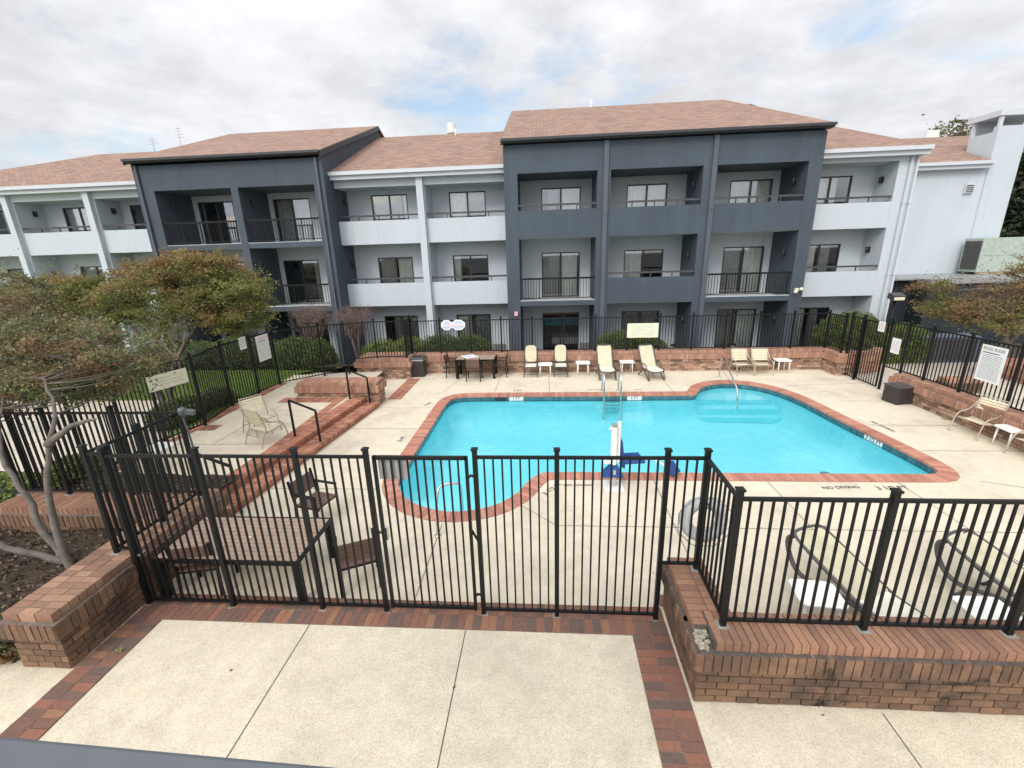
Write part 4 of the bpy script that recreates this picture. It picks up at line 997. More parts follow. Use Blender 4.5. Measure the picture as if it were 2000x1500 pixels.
# ---------------------------------------------------------------- signs
def sign(name, label, c, d, wd, ht, mt, rules=None, title=None, tcol='red', under=None):
    t = thing(name, label, 'sign', c); d = Vector((*d, 0)).normalized(); n_ = Vector((d.y, -d.x, 0)); c = Vector(c); up = Vector((0, 0, 1))
    b = MB(); b.obox(c, d * wd / 2, n_ * .006, up * ht / 2); b.build('board', mt, t, bevel=.004)
    f = n_ * .009
    if title: text_mesh(title, wd * .15, tcol, t, frame_mat(c + f + up * (ht / 2 - wd * .13), d, up), 'title')
    if rules:
        b = MB(); n, top, thick, ink = rules; z = ht / 2 - top
        for i in range(n):
            if n < 8 and i: b.build('text_line', ink, t); b = MB()
            zz = z - (ht - top - .04) * i / n; x = -wd * .40
            while x < wd * .36:
                l_ = random.uniform(.02, .07); e = min(x + l_, wd * .40); m_ = (x + e) / 2
                b.obox(c + f * .82 + d * m_ + up * zz, d * (e - x) / 2, n_ * .0008, up * thick); x = e + .012
                pass
        b.build('lettering', ink, t)
    if under:
        b = MB(); b.obox(c + f + d * (-wd * .08) + up * (ht / 2 - wd * .27), d * wd * .32, n_ * .001, up * .008); b.build('underline', 'ink', t)
    return t
sign('rules_sign', 'large white POOL RULES sign on the right fence', (10.24, 10.66, 1.55), (-.03, -1), .62, .84, 'signw', (16, .22, .0042, 'galv'), 'POOL RULES', 'titleink', 1)
sign('rules_sign', 'tall white pool rules sign on the left terrace fence', (-8.88, 13.18, 1.68), (.0, 1), .62, .80, 'signw', (16, .20, .006, 'faint'), 'POOL RULES', 'palered', 1)
sign('notice_sign', 'small white notice beside the rules sign on the left fence', (-8.92, 12.32, 2.0), (0, 1), .30, .36, 'signw', (6, .07, .006, 'faint'))
sign('notice_sign', 'small white notice high on the right gate', (10.06, 13.95, 1.88), (0, -1), .26, .30, 'signw', (5, .06, .006, 'palered'))
sign('notice_sign', 'white notice with red print hanging lower beside the right gate post', (10.10, 13.32, 1.42), (0, -1), .32, .44, 'signw', (5, .12, .007, 'palered'))
sign('faded_sign', 'faded cream sign on the back fence above the round hedge', (3.50, 16.08, 1.50), (1, 0), 1.10, .52, 'signy', (6, .10, .012, 'faint'))
sign('faded_sign', 'faded cream sign on the left terrace fence above the lawn', (-8.84, 9.42, 1.72), (.25, 1), .92, .36, 'signy', (3, .10, .012, 'faint'))
t = thing('octagon_sign', 'pair of joined white octagon plates with blue and pink bands on the back fence', 'sign', (-3.4, 16.09, 1.8))
b = MB()
def ngon(cx_, cz_, rx, rz, y, m=0, n=8, th=.006):
    P = [(cx_ + rx * math.cos(math.pi / 8 + 2 * math.pi * i / n), cz_ + rz * math.sin(math.pi / 8 + 2 * math.pi * i / n)) for i in range(n)]
    vs = [(x, y, z) for x, z in P] + [(x, y + th, z) for x, z in P]
    b.add(vs, [tuple(range(n)), tuple(range(2 * n - 1, n - 1, -1))] + [((i + 1) % n, i, n + i, n + (i + 1) % n) for i in range(n)], m)
ngon(-3.62, 1.82, .22, .20, 16.09); ngon(-3.18, 1.82, .27, .205, 16.088)
ngon(-3.62, 1.82, .17, .15, 16.085, 1); ngon(-3.18, 1.82, .22, .155, 16.083, 1)
b.box(-3.80, 16.075, 1.765, -2.95, 16.081, 1.865, 0); b.build('plates', ['signw', 'paleblue'], t)
b = MB()
for x in np.arange(-3.72, -3.0, .075): b.box(x, 16.071, 1.785, x + .045, 16.0745, 1.845)
b.build('band', 'palered', t)
# black handrails on the steps
for (xa, ya, xb, yb, label) in ((-5.96, 9.38, -5.38, 9.42, 'black handrail halfway along the brick steps'), (-5.80, 12.14, -5.24, 12.22, 'black handrail beside the free-standing brick bench wall'), (-6.0, 6.55, -5.48, 6.62, 'black handrail behind the front fence, nearest on the steps')):
    t = thing('step_handrail', label, 'handrail', (xb, yb, 0), 'handrails on the brick steps')
    b = MB(); za, zb_ = .3, 0.0
    for x, y, z0, z1 in ((xa, ya, za, 1.20), (xb, yb, zb_, .92)): b.box(x - .02, y - .02, z0, x + .02, y + .02, z1)
    b.build('upright', 'black', t); b = MB(); b.bar((xa - .01, ya, 1.215), (xb + .01, yb, .935), .045, .035); b.build('rail', 'black', t)
# floodlight on the fence corner
t = thing('floodlight', 'grey floodlight head with a bent conduit on the fence corner post', 'floodlight', (-5.5, 6.0, .75))
b = MB(); b.tube(smoothpts([(-5.46, 5.96, .8), (-5.45, 5.93, 1.3), (-5.42, 5.9, 1.8), (-5.5, 5.93, 2.2)], 2), .014, 8); b.build('conduit', 'galv', t)
b = MB(); b.lathe([(.03, .0), (.05, .03), (.06, .10), (.045, .14), (0, .15)], (-5.48, 5.93, 2.13), 14); b.obox((-5.39, 5.97, 2.19), (.06, .015, -.015), (-.012, .045, 0), (.008, 0, .032)); b.tube([(-5.5, 5.93, 2.2), (-5.40, 5.97, 2.2)], .022, 8); b.build('lamp_head', 'galv', t)
# ---------------------------------------------------------------- furniture (built at the origin, then placed)
def dining_chair(label, group):
    t = thing('dining_chair', label, 'chair', (0, 0, 0), group)      # faces +y
    for sx in (-1, 1):
        b = MB(); b.bar((sx * .25, .22, 0), (sx * .25, .22, .62), .032); b.build('leg', 'black', t)
        b = MB(); b.bar((sx * .25, -.24, 0), (sx * .25, -.20, .45), .032); b.bar((sx * .25, -.20, .45), (sx * .25, -.27, .86), .032); b.build('leg', 'black', t)
        b = MB(); b.bar((sx * .25, -.22, .63), (sx * .25, .24, .63), .045, .022); b.build('armrest', 'black', t)
    b = MB(); b.box(-.24, -.21, .385, .24, .23, .41)
    b.build('seat_frame', 'black', t)
    b = MB()
    for i in range(5): b.box(-.235, -.2 + i * .088, .411, .235, -.2 + i * .088 + .078, .43)
    b.build('seat', 'wood', t)
    b = MB()
    for i in range(4): c0 = Vector((0, -.222 - .012 * i, .555 + i * .075)); b.obox(c0, (.235, 0, 0), (0, .008, .0), (0, -.006, .034))
    b.build('backrest', 'wood', t)
    return t
def dining_table(label, L_=2.0, Wd=1.0, h=.65, mt='woodtop'):
    t = thing('dining_table', label, 'table', (0, 0, 0))
    b = MB(); n = 11
    for i in range(n): y = -Wd / 2 + .03 + (Wd - .06) * i / n; b.box(-L_ / 2 + .03, y, h - .022, L_ / 2 - .03, y + (Wd - .06) / n - .008, h)
    b.build('tabletop', mt, t)
    b = MB(); f = .045
    b.box(-L_ / 2, -Wd / 2, h - .06, L_ / 2, -Wd / 2 + f, h - .002); b.box(-L_ / 2, Wd / 2 - f, h - .06, L_ / 2, Wd / 2, h - .002)
    b.box(-L_ / 2, -Wd / 2 + f, h - .06, -L_ / 2 + f, Wd / 2 - f, h - .002); b.box(L_ / 2 - f, -Wd / 2 + f, h - .06, L_ / 2, Wd / 2 - f, h - .002)
    b.box(-.03, -Wd / 2 + f, h - .07, .03, Wd / 2 - f, h - .03); b.build('frame', 'black', t)
    for sx in (-1, 1):
        for sy in (-1, 1):
            b = MB(); b.box(sx * (L_ / 2 - .04) - .04, sy * (Wd / 2 - .05) - .04, 0, sx * (L_ / 2 - .04) + .04, sy * (Wd / 2 - .05) + .04, h - .06); b.build('leg', 'black', t)
    b = MB(); b.lathe([(.03, 0), (.035, .008), (0, .01)], (.05, .0, h), 14); b.build('umbrella_hole_cap', 'tank', t)
    return t
tb = dining_table('brown slatted dining table behind the front fence at the lower left'); tb.location = (-4.20, 5.07, 0); tb.rotation_euler.z = R(0)
gch = 'brown slatted dining chairs'
ch = dining_chair('brown slatted chair near the left front fence, turned towards the pool', gch); ch.location = (-3.92, 6.42, 0); ch.rotation_euler.z = R(-104)
copy_tree(ch, (-2.62, 5.02, 0), R(26), 'brown slatted chair pushed against the front fence, right of the slatted table')
copy_tree(ch, (-4.72, 4.86, 0), R(12), 'brown slatted chair tucked under the near left end of the slatted table')
tb2 = dining_table('brown dining table by the back wall with a board lying on it', 1.42, .80, .72, 'woodtop'); tb2.location = (-2.50, 15.58, 0)
copy_tree(ch, (-2.52, 15.06, 0), R(0), 'brown chair on the pool side of the back table')
copy_tree(ch, (-3.36, 15.60, 0), R(-90), 'brown chair at the left end of the back table')
copy_tree(ch, (-1.62, 15.60, 0), R(90), 'brown chair at the right end of the back table')
t = thing('notice_board', 'white and blue printed board lying flat on the back table', 'board', (-2.75, 15.6, .724))
b = MB(); b.obox((-2.74, 15.62, .735), (.15, -.20, 0), (.20, .13, 0), (0, 0, .006)); b.build('board', 'signw', t)
b = MB(); b.obox((-2.78, 15.66, .7425), (.05, -.07, 0), (.13, .085, 0), (0, 0, .0008)); b.build('print', 'paleblue', t)
b = MB(); b.obox((-2.63, 15.50, .7425), (.02, -.03, 0), (.15, .1, 0), (0, 0, .0008)); b.build('print', 'palered', t)
def side_table(label, group):
    t = thing('side_table', label, 'side table', (0, 0, 0), group); h = .45
    P = [Vector((x, y, 0)) for x, y in ((-.22, -.2), (.22, -.2), (.22, .2), (-.22, .2))]; P = [Vector((sx * a, sy * c, 0)) for sx, sy, seq in ((1, 1, ((.25, .17), (.225, .205), (.17, .22))), (-1, 1, ((.17, .22), (.225, .205), (.25, .17))), (-1, -1, ((.25, .17), (.225, .205), (.17, .22))), (1, -1, ((.17, .22), (.225, .205), (.25, .17)))) for a, c in seq]
    b = MB(); b.prism([(p.x, p.y) for p in P], h - .035, h); b.build('top', 'white', t, bevel=.006)
    for sx in (-1, 1):
        for sy in (-1, 1): b = MB(); b.tube([(sx * .175, sy * .155, h - .03), (sx * .19, sy * .17, 0)], [.022, .014], 8); b.build('leg', 'white', t)
    return t
gs = 'white plastic side tables'
s0 = side_table('white side table between the two upright high-back loungers', gs); s0.location = (0.0, 15.56, 0)
for x, y, z, l in ((1.36, 15.72, 0, 'white side table right of the upright high-back loungers'), (2.93, 15.78, 0, 'white side table between the two reclined loungers'), (8.30, 15.76, 0, 'white side table right of the pair of strap chairs by the back wall'),
                   (3.16, 4.50, 0, 'white side table behind the right front fence, left one'), (4.86, 4.30, 0, 'white side table behind the right front fence, nearer the right edge'), (9.98, 9.50, 0, 'white side table beside the strap chair on the right wall'), (-7.95, 7.85, .3, 'white side table on the terrace behind the corner fence')):
    copy_tree(s0, (x, y, z), random.uniform(-.1, .1), l)
def lounger(label, group, flat=0):
    """foot end towards -y, head towards +y"""
    t = thing('sun_lounger', label, 'sun lounger', (0, 0, 0), group)
    if not flat: hip, head, top = .62, 1.02, 1.02
    else: hip, head, top = .60, 1.50, .66
    W2 = .27
    seat = [(0, .33), (.06, .355), (.35, .35), (hip, .36)]
    back = [(hip, .37), (hip + (head - hip) * .5, .37 + (top - .37) * .52), (head, top)]
    for nm, pr, mt, wd in (('seat_sling', seat, 'slingw', .235), ('back_sling', back, 'sling', .245)):
        P = smoothpts([(0, y, z) for y, z in pr], 2); vs = []; n = len(P)
        for i, p in enumerate(P):
            w_ = wd
            if nm == 'seat_sling' and i < n * .3: w_ = wd * (.70 + .3 * math.sin(i / (n * .3) * math.pi / 2))
            if nm == 'back_sling' and i > n * .7: w_ = wd * (.78 + .22 * math.cos((i - n * .7) / (n * .3) * math.pi / 2))
            vs += [(-w_, p.y, p.z), (0, p.y, p.z - .012), (w_, p.y, p.z), (w_, p.y, p.z - .022), (-w_, p.y, p.z - .022)]
        b = MB(); fs = []
        for i in range(n - 1):
            for q in range(5): fs.append((i * 5 + q, (i + 1) * 5 + q, (i + 1) * 5 + (q + 1) % 5, i * 5 + (q + 1) % 5))
        fs += [tuple(range(5)), tuple((n - 1) * 5 + q for q in range(4, -1, -1))]
        b.add(vs, fs); b.build(nm, mt, t)
    b = MB(); P = smoothpts([(-W2, hip, .33), (-W2, .25, .32), (-W2 + .03, .02, .32), (-.12, -.06, .31), (.12, -.06, .31), (W2 - .03, .02, .32), (W2, .25, .32), (W2, hip, .33)], 2); b.tube(P, .022, 8); b.build('seat_frame', 'dframe', t)
    for s in (-1, 1):
        b = MB(); x = s * (W2 + .004)
        b.tube(smoothpts([(x, hip - .06, .33), (x, hip + (head - hip) * .5, .33 + (top - .35) * .52), (x * .97, head, top), (x * .6, head + .03, top + .025), (0, head + .035, top + .03)], 2), .020, 8); b.build('back_frame', 'dframe', t)
        if flat:
            b = MB(); b.tube(smoothpts([(x, head - .02, top - .01), (x, head + .06, top - .08), (x, head + .02, top - .26), (x, head - .12, .20), (x, head - .32, .17), (x, head - .5, .25), (x, hip + .1, .30), (x, hip - .1, .30)], 3), .030, 8)
            b.tube(smoothpts([(x, head - .34, .19), (x, head - .30, .06), (x, head - .24, 0)], 1), .022, 8); b.build('leg', 'dframe', t)
            b = MB(); b.tube(smoothpts([(x, .45, .31), (x, .25, .12), (x, .12, .02), (x, .03, .03), (x, .0, .12), (x, .05, .31)], 3), .025, 8); b.build('leg', 'dframe', t)
        else:
            b = MB(); b.tube(smoothpts([(x, .12, .31), (x, .02, .14), (x, -.02, .0)], 1), .02, 8); b.tube(smoothpts([(x, .42, .31), (x, .22, .12), (x, .0, .01)], 1), .025, 8); b.build('leg', 'dframe', t)
            b = MB(); b.tube(smoothpts([(x, .45, .31), (x, .7, .14), (x, .88, .0)], 1), .025, 8); b.build('leg', 'dframe', t)
            b = MB(); b.tube(smoothpts([(x, hip + .1, .46), (x + s * .02, hip - .18, .52), (x, hip - .35, .46), (x, hip - .38, .34)], 2), .017, 6); b.build('armrest', 'dframe', t)
    return t
gl = 'dark framed sun loungers with cream slings'
l0 = lounger('reclined cream lounger behind the pool ladder', gl); l0.location = (2.15, 14.85, 0); l0.rotation_euler.z = R(2)
copy_tree(l0, (3.78, 14.78, 0), R(13), 'reclined cream lounger turned sideways right of the ladder')
l1 = lounger('near cream lounger behind the right front fence, left one, seen from its head end', gl, 1); l1.location = (4.06, 4.02, 0); l1.rotation_euler.z = R(21)
copy_tree(l1, (5.93, 3.98, 0), R(22), 'near cream lounger behind the right front fence, nearer the right edge')
def upright(label):
    t = thing('sun_lounger', label, 'sun lounger', (0, 0, 0), 'upright high-back loungers')   # faces -y
    b = MB(); P = [Vector((x, 0, z)) for x, z in ((-.19, .0), (.19, .0), (.205, .1), (.205, .5), (.15, .62), (-.15, .62), (-.205, .5), (-.205, .1))]; P = smoothpts(P, 2, True)
    n = len(P); f = lambda p, dy: (p.x, .20 + p.z * .28 + dy, .46 + p.z * .93)
    b.add([f(p, 0) for p in P] + [f(p, .03) for p in P], [tuple(range(n)), tuple(range(2 * n - 1, n - 1, -1))] + [((i + 1) % n, i, n + i, n + (i + 1) % n) for i in range(n)]); b.build('back_sling', 'sling', t)
    b = MB(); b.tube([f(p, .018) for p in P], .018, 6, closed=True); b.build('back_frame', 'dframe', t)
    b = MB(); b.box(-.2, -.26, .375, .2, .2, .40); b.build('seat_sling', 'slingw', t, bevel=.01)
    b = MB(); b.box(-.215, -.28, .35, .215, .22, .374); b.build('seat_frame', 'dframe', t)
    for s in (-1, 1):
        x = s * .24
        b = MB(); b.tube([(x, -.20, .56), (x, -.30, 0)], .016, 7); b.build('leg', 'dframe', t)
        b = MB(); b.tube([(x, .22, .56), (x, .30, 0)], .016, 7); b.build('leg', 'dframe', t)
        b = MB(); b.bar((x, -.27, .57), (x, .27, .60), .045, .022); b.build('armrest', 'dframe', t)
    b = MB()
    for z in (.1, .2): b.tube([(-.24, -.285 + z * .15, z), (.24, -.285 + z * .15, z)], .011, 6)
    b.build('stretcher', 'dframe', t)
    return t
u = upright('upright high-back cream lounger chair by the back wall, left one'); u.location = (-.52, 15.62, 0)
copy_tree(u, (.56, 15.62, 0), 0, 'upright high-back cream lounger chair by the back wall, between two white tables')
def strap_chair(label, group):
    t = thing('strap_chair', label, 'chair', (0, 0, 0), group)   # faces -y
    for s in (-1, 1):
        x = s * .29
        b = MB(); b.tube(smoothpts([(x, -.36, 0), (x, -.33, .22), (x, -.24, .48), (x, .02, .50), (x, .16, .60), (x * .95, .27, .80)], 2), .014, 7); b.build('arm_frame', 'tan', t)
        b = MB(); b.tube(smoothpts([(x, .33, 0), (x, .26, .22), (x, .15, .36), (x * .95, .16, .52), (x * .9, .28, .86)], 2), .013, 7); b.build('leg', 'tan', t)
        b = MB(); b.tube(smoothpts([(x * .9, -.26, .36), (x * .9, 0, .31), (x * .9, .18, .30)], 2), .012, 6); b.build('seat_rail', 'tan', t)
    for p_, q_, r_ in (((-.27, .275, .84), (.27, .275, .84), .014), ((-.26, -.27, .36), (.26, -.27, .36), .012), ((-.28, .24, .20), (.28, .24, .20), .011)):
        b = MB(); b.tube([p_, q_], r_, 7); b.build('cross_bar', 'tan', t)
    b = MB()
    for i in range(9): y = -.25 + i * .048; z = .355 - .045 * math.sin(math.pi * i / 9); b.box(-.26, y, z, .26, y + .036, z + .006)
    b.build('seat_straps', 'strap', t)
    b = MB()
    for i in range(7): z = .46 + i * .054; y = .155 + i * .017; b.obox((0, y, z), (.255, 0, 0), (0, .0035, 0), (0, .007, .021))
    b.build('back_straps', 'strap', t)
    return t
gc = 'tan strap armchairs'
c0 = strap_chair('tan strap chair by the back wall, left of the pair', gc); c0.location = (6.86, 15.62, 0); c0.rotation_euler.z = R(4)
copy_tree(c0, (7.52, 15.60, 0), R(-3), 'tan strap chair by the back wall, next to the white side table')
copy_tree(c0, (9.93, 10.22, 0), R(-78), 'tan strap chair facing the pool by the right wall under the rules sign')
copy_tree(c0, (10.0, 8.95, 0), R(-84), 'tan strap chair cut off by the right edge of the photo')
copy_tree(c0, (-7.0, 9.72, .3), R(60), 'tan strap chair on the terrace, farther one')
copy_tree(c0, (-6.50, 9.12, .3), R(158), 'tan strap chair on the terrace, nearer one with its back to us')
# ---------------------------------------------------------------- bins
t = thing('litter_bin', 'dark brown litter bin with a lid in the corner of the back wall', 'bin', (-4.68, 15.72, 0))
b = MB(); b.box(-4.90, 15.51, 0, -4.46, 15.93, .62); b.build('body', 'bin', t, bevel=.03)
b = MB(); b.box(-4.92, 15.49, .66, -4.44, 15.95, .73); b.build('lid', 'dframe', t, bevel=.02)
b = MB(); b.box(-4.82, 15.60, .731, -4.54, 15.84, .738); b.build('lid_opening', 'tileblack', t)
b = MB(); b.box(-4.91, 15.50, .60, -4.45, 15.94, .659); b.build('bag', 'greybox', t, bevel=.02)
t = thing('storage_box', 'black square box on the deck beside the right wall', 'box', (9.83, 12.45, 0)); ca, sa = math.cos(R(8)), math.sin(R(8))
b = MB(); b.obox((9.81, 12.48, .235), Vector((ca, sa, 0)) * .235, Vector((-sa, ca, 0)) * .235, (0, 0, .235)); b.build('body', 'bin', t, bevel=.012)
b = MB(); b.obox((9.81, 12.48, .485), Vector((ca, sa, 0)) * .255, Vector((-sa, ca, 0)) * .255, (0, 0, .018)); b.obox((9.81, 12.48, .508), Vector((ca, sa, 0)) * .16, Vector((-sa, ca, 0)) * .16, (0, 0, .006)); b.build('lid', 'dframe', t, bevel=.008)
# ---------------------------------------------------------------- pool lift
t = thing('pool_lift', 'white pool lift mast with a blue seat over the near pool edge', 'pool lift', (1.27, 7.68, 0))
b = MB(); b.box(1.10, 7.50, .0, 1.46, 7.90, .03); b.build('base_plate', 'white', t)
b = MB(); b.box(1.215, 7.66, .03, 1.315, 7.76, 1.24); b.build('mast', 'white', t, bevel=.01)
b = MB(); b.box(1.22, 7.655, 1.235, 1.31, 7.765, 1.275); b.build('mast_cap', 'greybox', t)
b = MB(); b.box(1.335, 7.75, .48, 1.395, 7.81, 1.30); b.bar((1.17, 7.72, 1.18), (1.40, 7.78, 1.19), .03); b.bar((1.06, 7.72, .50), (1.26, 7.72, .50), .05, .06); b.build('lift_arm', 'white', t, bevel=.006)
b = MB(); A = [(-.24, -.12), (.19, -.13), (.18, .14), (-.2, .15)]; B_ = [(-.05, -.06), (.06, -.06), (.06, .05), (-.05, .05)]
b.add([(1.27 + x, 7.70 + y, .25) for x, y in A] + [(1.27 + x, 7.70 + y, .47) for x, y in B_], [(0, 1, 5, 4), (1, 2, 6, 5), (2, 3, 7, 6), (3, 0, 4, 7), (4, 5, 6, 7), (3, 2, 1, 0)]); b.build('cover', 'blue', t)
b = MB(); b.bar((1.28, 7.62, .03), (1.28, 7.62, .4), .06, .05); b.build('actuator', 'steel', t)
b = MB(); b.obox((1.66, 8.05, .42), (.22, .03, 0), (-.03, .20, 0), (0, 0, .03)); b.obox((1.47, 8.03, .38), (.05, .0, -.03), (0, .2, 0), (.0, 0, .06)); b.build('seat', 'blue', t, bevel=.02)
b = MB(); P = [(1.40, .42), (1.47, .42), (1.50, .52), (1.46, .85), (1.40, .95), (1.38, .72)]; n = len(P)
b.add([(x, 7.86, z) for x, z in P] + [(x, 8.22, z) for x, z in P], [tuple(range(n)), tuple(range(2 * n - 1, n - 1, -1))] + [((i + 1) % n, i, n + i, n + (i + 1) % n) for i in range(n)]); b.build('backrest', 'blue', t, bevel=.015)
b = MB(); b.tube(smoothpts([(1.36, 7.8, .5), (1.5, 8.0, .46), (1.85, 8.1, .42), (2.1, 8.1, .40), (2.35, 8.12, .22), (2.5, 8.12, .10)], 2), .02, 8); b.build('foot_arm', 'white', t)
b = MB(); b.obox((2.50, 8.14, .16), (.08, 0, .06), (0, .13, 0), (-.05, 0, .06)); b.build('footrest', 'blue', t, bevel=.01)
# ---------------------------------------------------------------- ladder and grab rails
t = thing('pool_ladder', 'stainless steel ladder at the far edge of the pool', 'ladder', (2.05, 13.6, 0))
for x in (1.80, 2.31):
    b = MB(); b.tube(smoothpts([(x, 13.68, 0), (x, 13.66, .35), (x, 13.62, .62), (x, 13.42, .70), (x, 13.22, .60), (x, 13.14, .30), (x, 13.12, -.1), (x, 13.12, -.9)], 2), .024, 10); b.build('rail', 'steel', t)
    b = MB(); b.lathe([(.05, 0), (.05, .015), (.03, .02)], (x, 13.68, .002), 14); b.build('flange', 'steel', t)
for z in (-.19, -.31, -.43): b = MB(); b.box(1.80, 13.08, z, 2.31, 13.15, z + .02); b.build('tread', 'steel', t)
t = thing('grab_rail', 'single stainless handrail at the steps of the far right bay', 'handrail', (5.9, 15.0, 0))
b = MB(); b.tube(smoothpts([(5.96, 15.14, 0), (5.95, 15.10, .45), (5.93, 15.0, .74), (5.90, 14.8, .80), (5.86, 14.3, .62), (5.80, 13.5, .30), (5.78, 13.15, .12), (5.78, 13.1, -.4)], 2), .024, 10); b.build('rail', 'steel', t)
b = MB(); b.lathe([(.05, 0), (.05, .015), (.03, .02)], (5.96, 15.14, .002), 14); b.build('flange', 'steel', t)
t = thing('grab_rail', 'stainless loop handrail at the near left bay of the pool, behind the gate', 'handrail', (-1.7, 6.1, 0))
b = MB(); b.tube(smoothpts([(-1.76, 6.07, 0), (-1.76, 6.12, .45), (-1.74, 6.22, .76), (-1.68, 6.30, .80), (-1.46, 6.38, .79), (-1.41, 6.44, .72), (-1.50, 6.9, .25), (-1.56, 7.18, -.1), (-1.56, 7.2, -.4)], 2), .022, 10); b.build('rail', 'steel', t)
b = MB(); b.lathe([(.05, 0), (.05, .015), (.03, .02)], (-1.76, 6.07, .002), 14); b.build('flange', 'steel', t)
# ---------------------------------------------------------------- life ring hanging on the corner post
t = thing('life_ring', 'grey life ring with rope hanging on the fence corner post', 'life ring', (1.83, 4.62, 1.33))
b = MB(); P = []
for i in range(40):
    a = 2 * math.pi * i / 40; P.append(Vector((1.83 + .205 * math.cos(a), 4.65 + .03 * math.sin(a), 1.32 + .205 * math.sin(a))))
b.tube(P, .072, 14, closed=True); b.build('ring', 'buoy', t)
b = MB(); P = []
for i in range(40):
    a = 2 * math.pi * i / 40; r_ = .30 + .018 * math.sin(4 * a) ** 2; P.append((1.84 + r_ * math.cos(a), 4.62 + .03 * math.sin(a), 1.30 + r_ * math.sin(a)))
b.tube(P, .006, 5, closed=True); b.tube([(2.1, 4.65, 1.2), (2.06, 4.64, .9), (2.1, 4.66, .5), (2.02, 4.66, .05)], .006, 5); b.build('rope', 'greybox', t)
b = MB(); b.tube([(1.84, 4.54, 1.56), (1.84, 4.64, 1.56), (1.84, 4.66, 1.62)], .008, 5); b.build('hook', 'black', t)
# ---------------------------------------------------------------- lamps in the garden
for x, y, l in ((5.12, 17.9, 'small black garden light behind the back fence, right of the faded sign'), (7.45, 17.9, 'small black garden light behind the back fence, behind the strap chairs')):
    t = thing('garden_light', l, 'garden light', (x, y, 0)); b = MB(); b.lathe([(.06, -.2), (.06, .34)], (x, y, 0), 12); b.build('post', 'black', t)
    b = MB(); b.lathe([(.055, .34), (.055, .52)], (x, y, 0), 12); b.build('lens', 'lampw', t); b = MB(); b.lathe([(.09, .52), (.09, .58), (.0, .62)], (x, y, 0), 12); b.build('cap', 'black', t)
t = thing('lamp_post', 'dark lamp post with a square floodlight head beside the white building corner', 'street lamp', (13.55, 18.4, -.2))
b = MB(); b.tube([(13.55, 18.4, -.3), (13.55, 18.4, 2.1)], .045, 10); b.build('pole', 'black', t)
b = MB(); b.obox((13.55, 18.36, 2.24), (.22, 0, 0), (0, .16, .05), (0, -.03, .10)); b.build('lamp_head', 'railbrown', t, bevel=.01)
b = MB(); b.obox((13.55, 18.19, 2.20), (.19, 0, 0), (0, .004, 0), (0, 0, .08)); b.build('lens', 'lampw', t)
# white spigots seen through the right fence
t = thing('utility_box', 'grey utility cabinet behind the right fence near the hedge', 'utility box', (14.6, 16.9, 0)); b = MB(); b.box(13.6, 16.8, -.1, 15.6, 17.5, .95); b.build('cabinet', plain('blue_grey_cabinet', (.10, .12, .16), .5), t, bevel=.02)
b = MB()
for i in range(6): b.box(13.7 + i * .31, 16.78, .1, 13.93 + i * .31, 16.80, .85)
b.build('door_panel', 'dframe', t)
# chairs glimpsed on the lounge patio inside? (none visible) ; low air conditioner grilles beside the ground floor doors
for x in (-2.2, 1.95, -8.6): 
    t = thing('wall_grille', 'low grey ventilation grille in the ground floor wall, at x %.0f' % x if False else {-2.2: 'low grey grille in the ground floor wall behind the back table', 1.95: 'low grey grille in the ground floor wall, right of the dark open room', -8.6: 'low grey grille in the ground floor wall behind the bare tree'}[x], 'grille', (x, YB - .03, -.3))
    b = MB(); b.box(x - .3, YB - .04, -.35, x + .3, YB - .001, .05)
    for i in range(6): b.box(x - .27, YB - .05, -.32 + i * .06, x + .27, YB - .04, -.30 + i * .06, 1)
    b.build('grille', ['greybox', 'dframe'], t)
# ---------------------------------------------------------------- trees and shrubs
V3 = lambda *a: tuple(a)
# near left tree
tree('yaupon_tree', 'near grey-green tree with red berries at the left edge, behind the lower left wall', (-6.75, 4.85, .4),
     [[(-6.62, 4.72, .35), (-6.72, 4.8, .9), (-6.78, 4.9, 1.5), (-6.62, 5.0, 2.1), (-6.45, 5.1, 2.55), (-6.9, 5.4, 2.9)],
      [(-6.80, 4.82, .35), (-7.05, 4.9, .75), (-7.25, 5.0, 1.2), (-7.7, 5.2, 1.75), (-8.1, 5.6, 2.3), (-8.3, 6.2, 2.8)],
      [(-6.70, 4.85, .35), (-7.3, 4.7, .62), (-7.9, 4.6, 1.15), (-8.4, 4.9, 2.0), (-8.9, 5.4, 2.6)],
      [(-6.62, 5.0, 2.1), (-6.3, 5.05, 2.35), (-5.95, 5.1, 2.42)]],
     [((-7.6, 6.3, 3.05), (1.15, .9, .62), 1.0), ((-8.7, 6.2, 2.85), (1.1, 1.0, .8), 1.0), ((-9.2, 7.0, 3.35), (1.3, .9, .6), .8), ((-6.65, 6.2, 2.95), (.75, .6, .3), .35), ((-7.4, 6.5, 2.55), (.8, .6, .28), .35), ((-9.9, 7.3, 3.95), (1.0, .8, .42), .4)],
     per=112, leaves=135, lsize=.024, mat='leaf_grey', r0=.055, clump=(.21, .21, .075), berries=30)
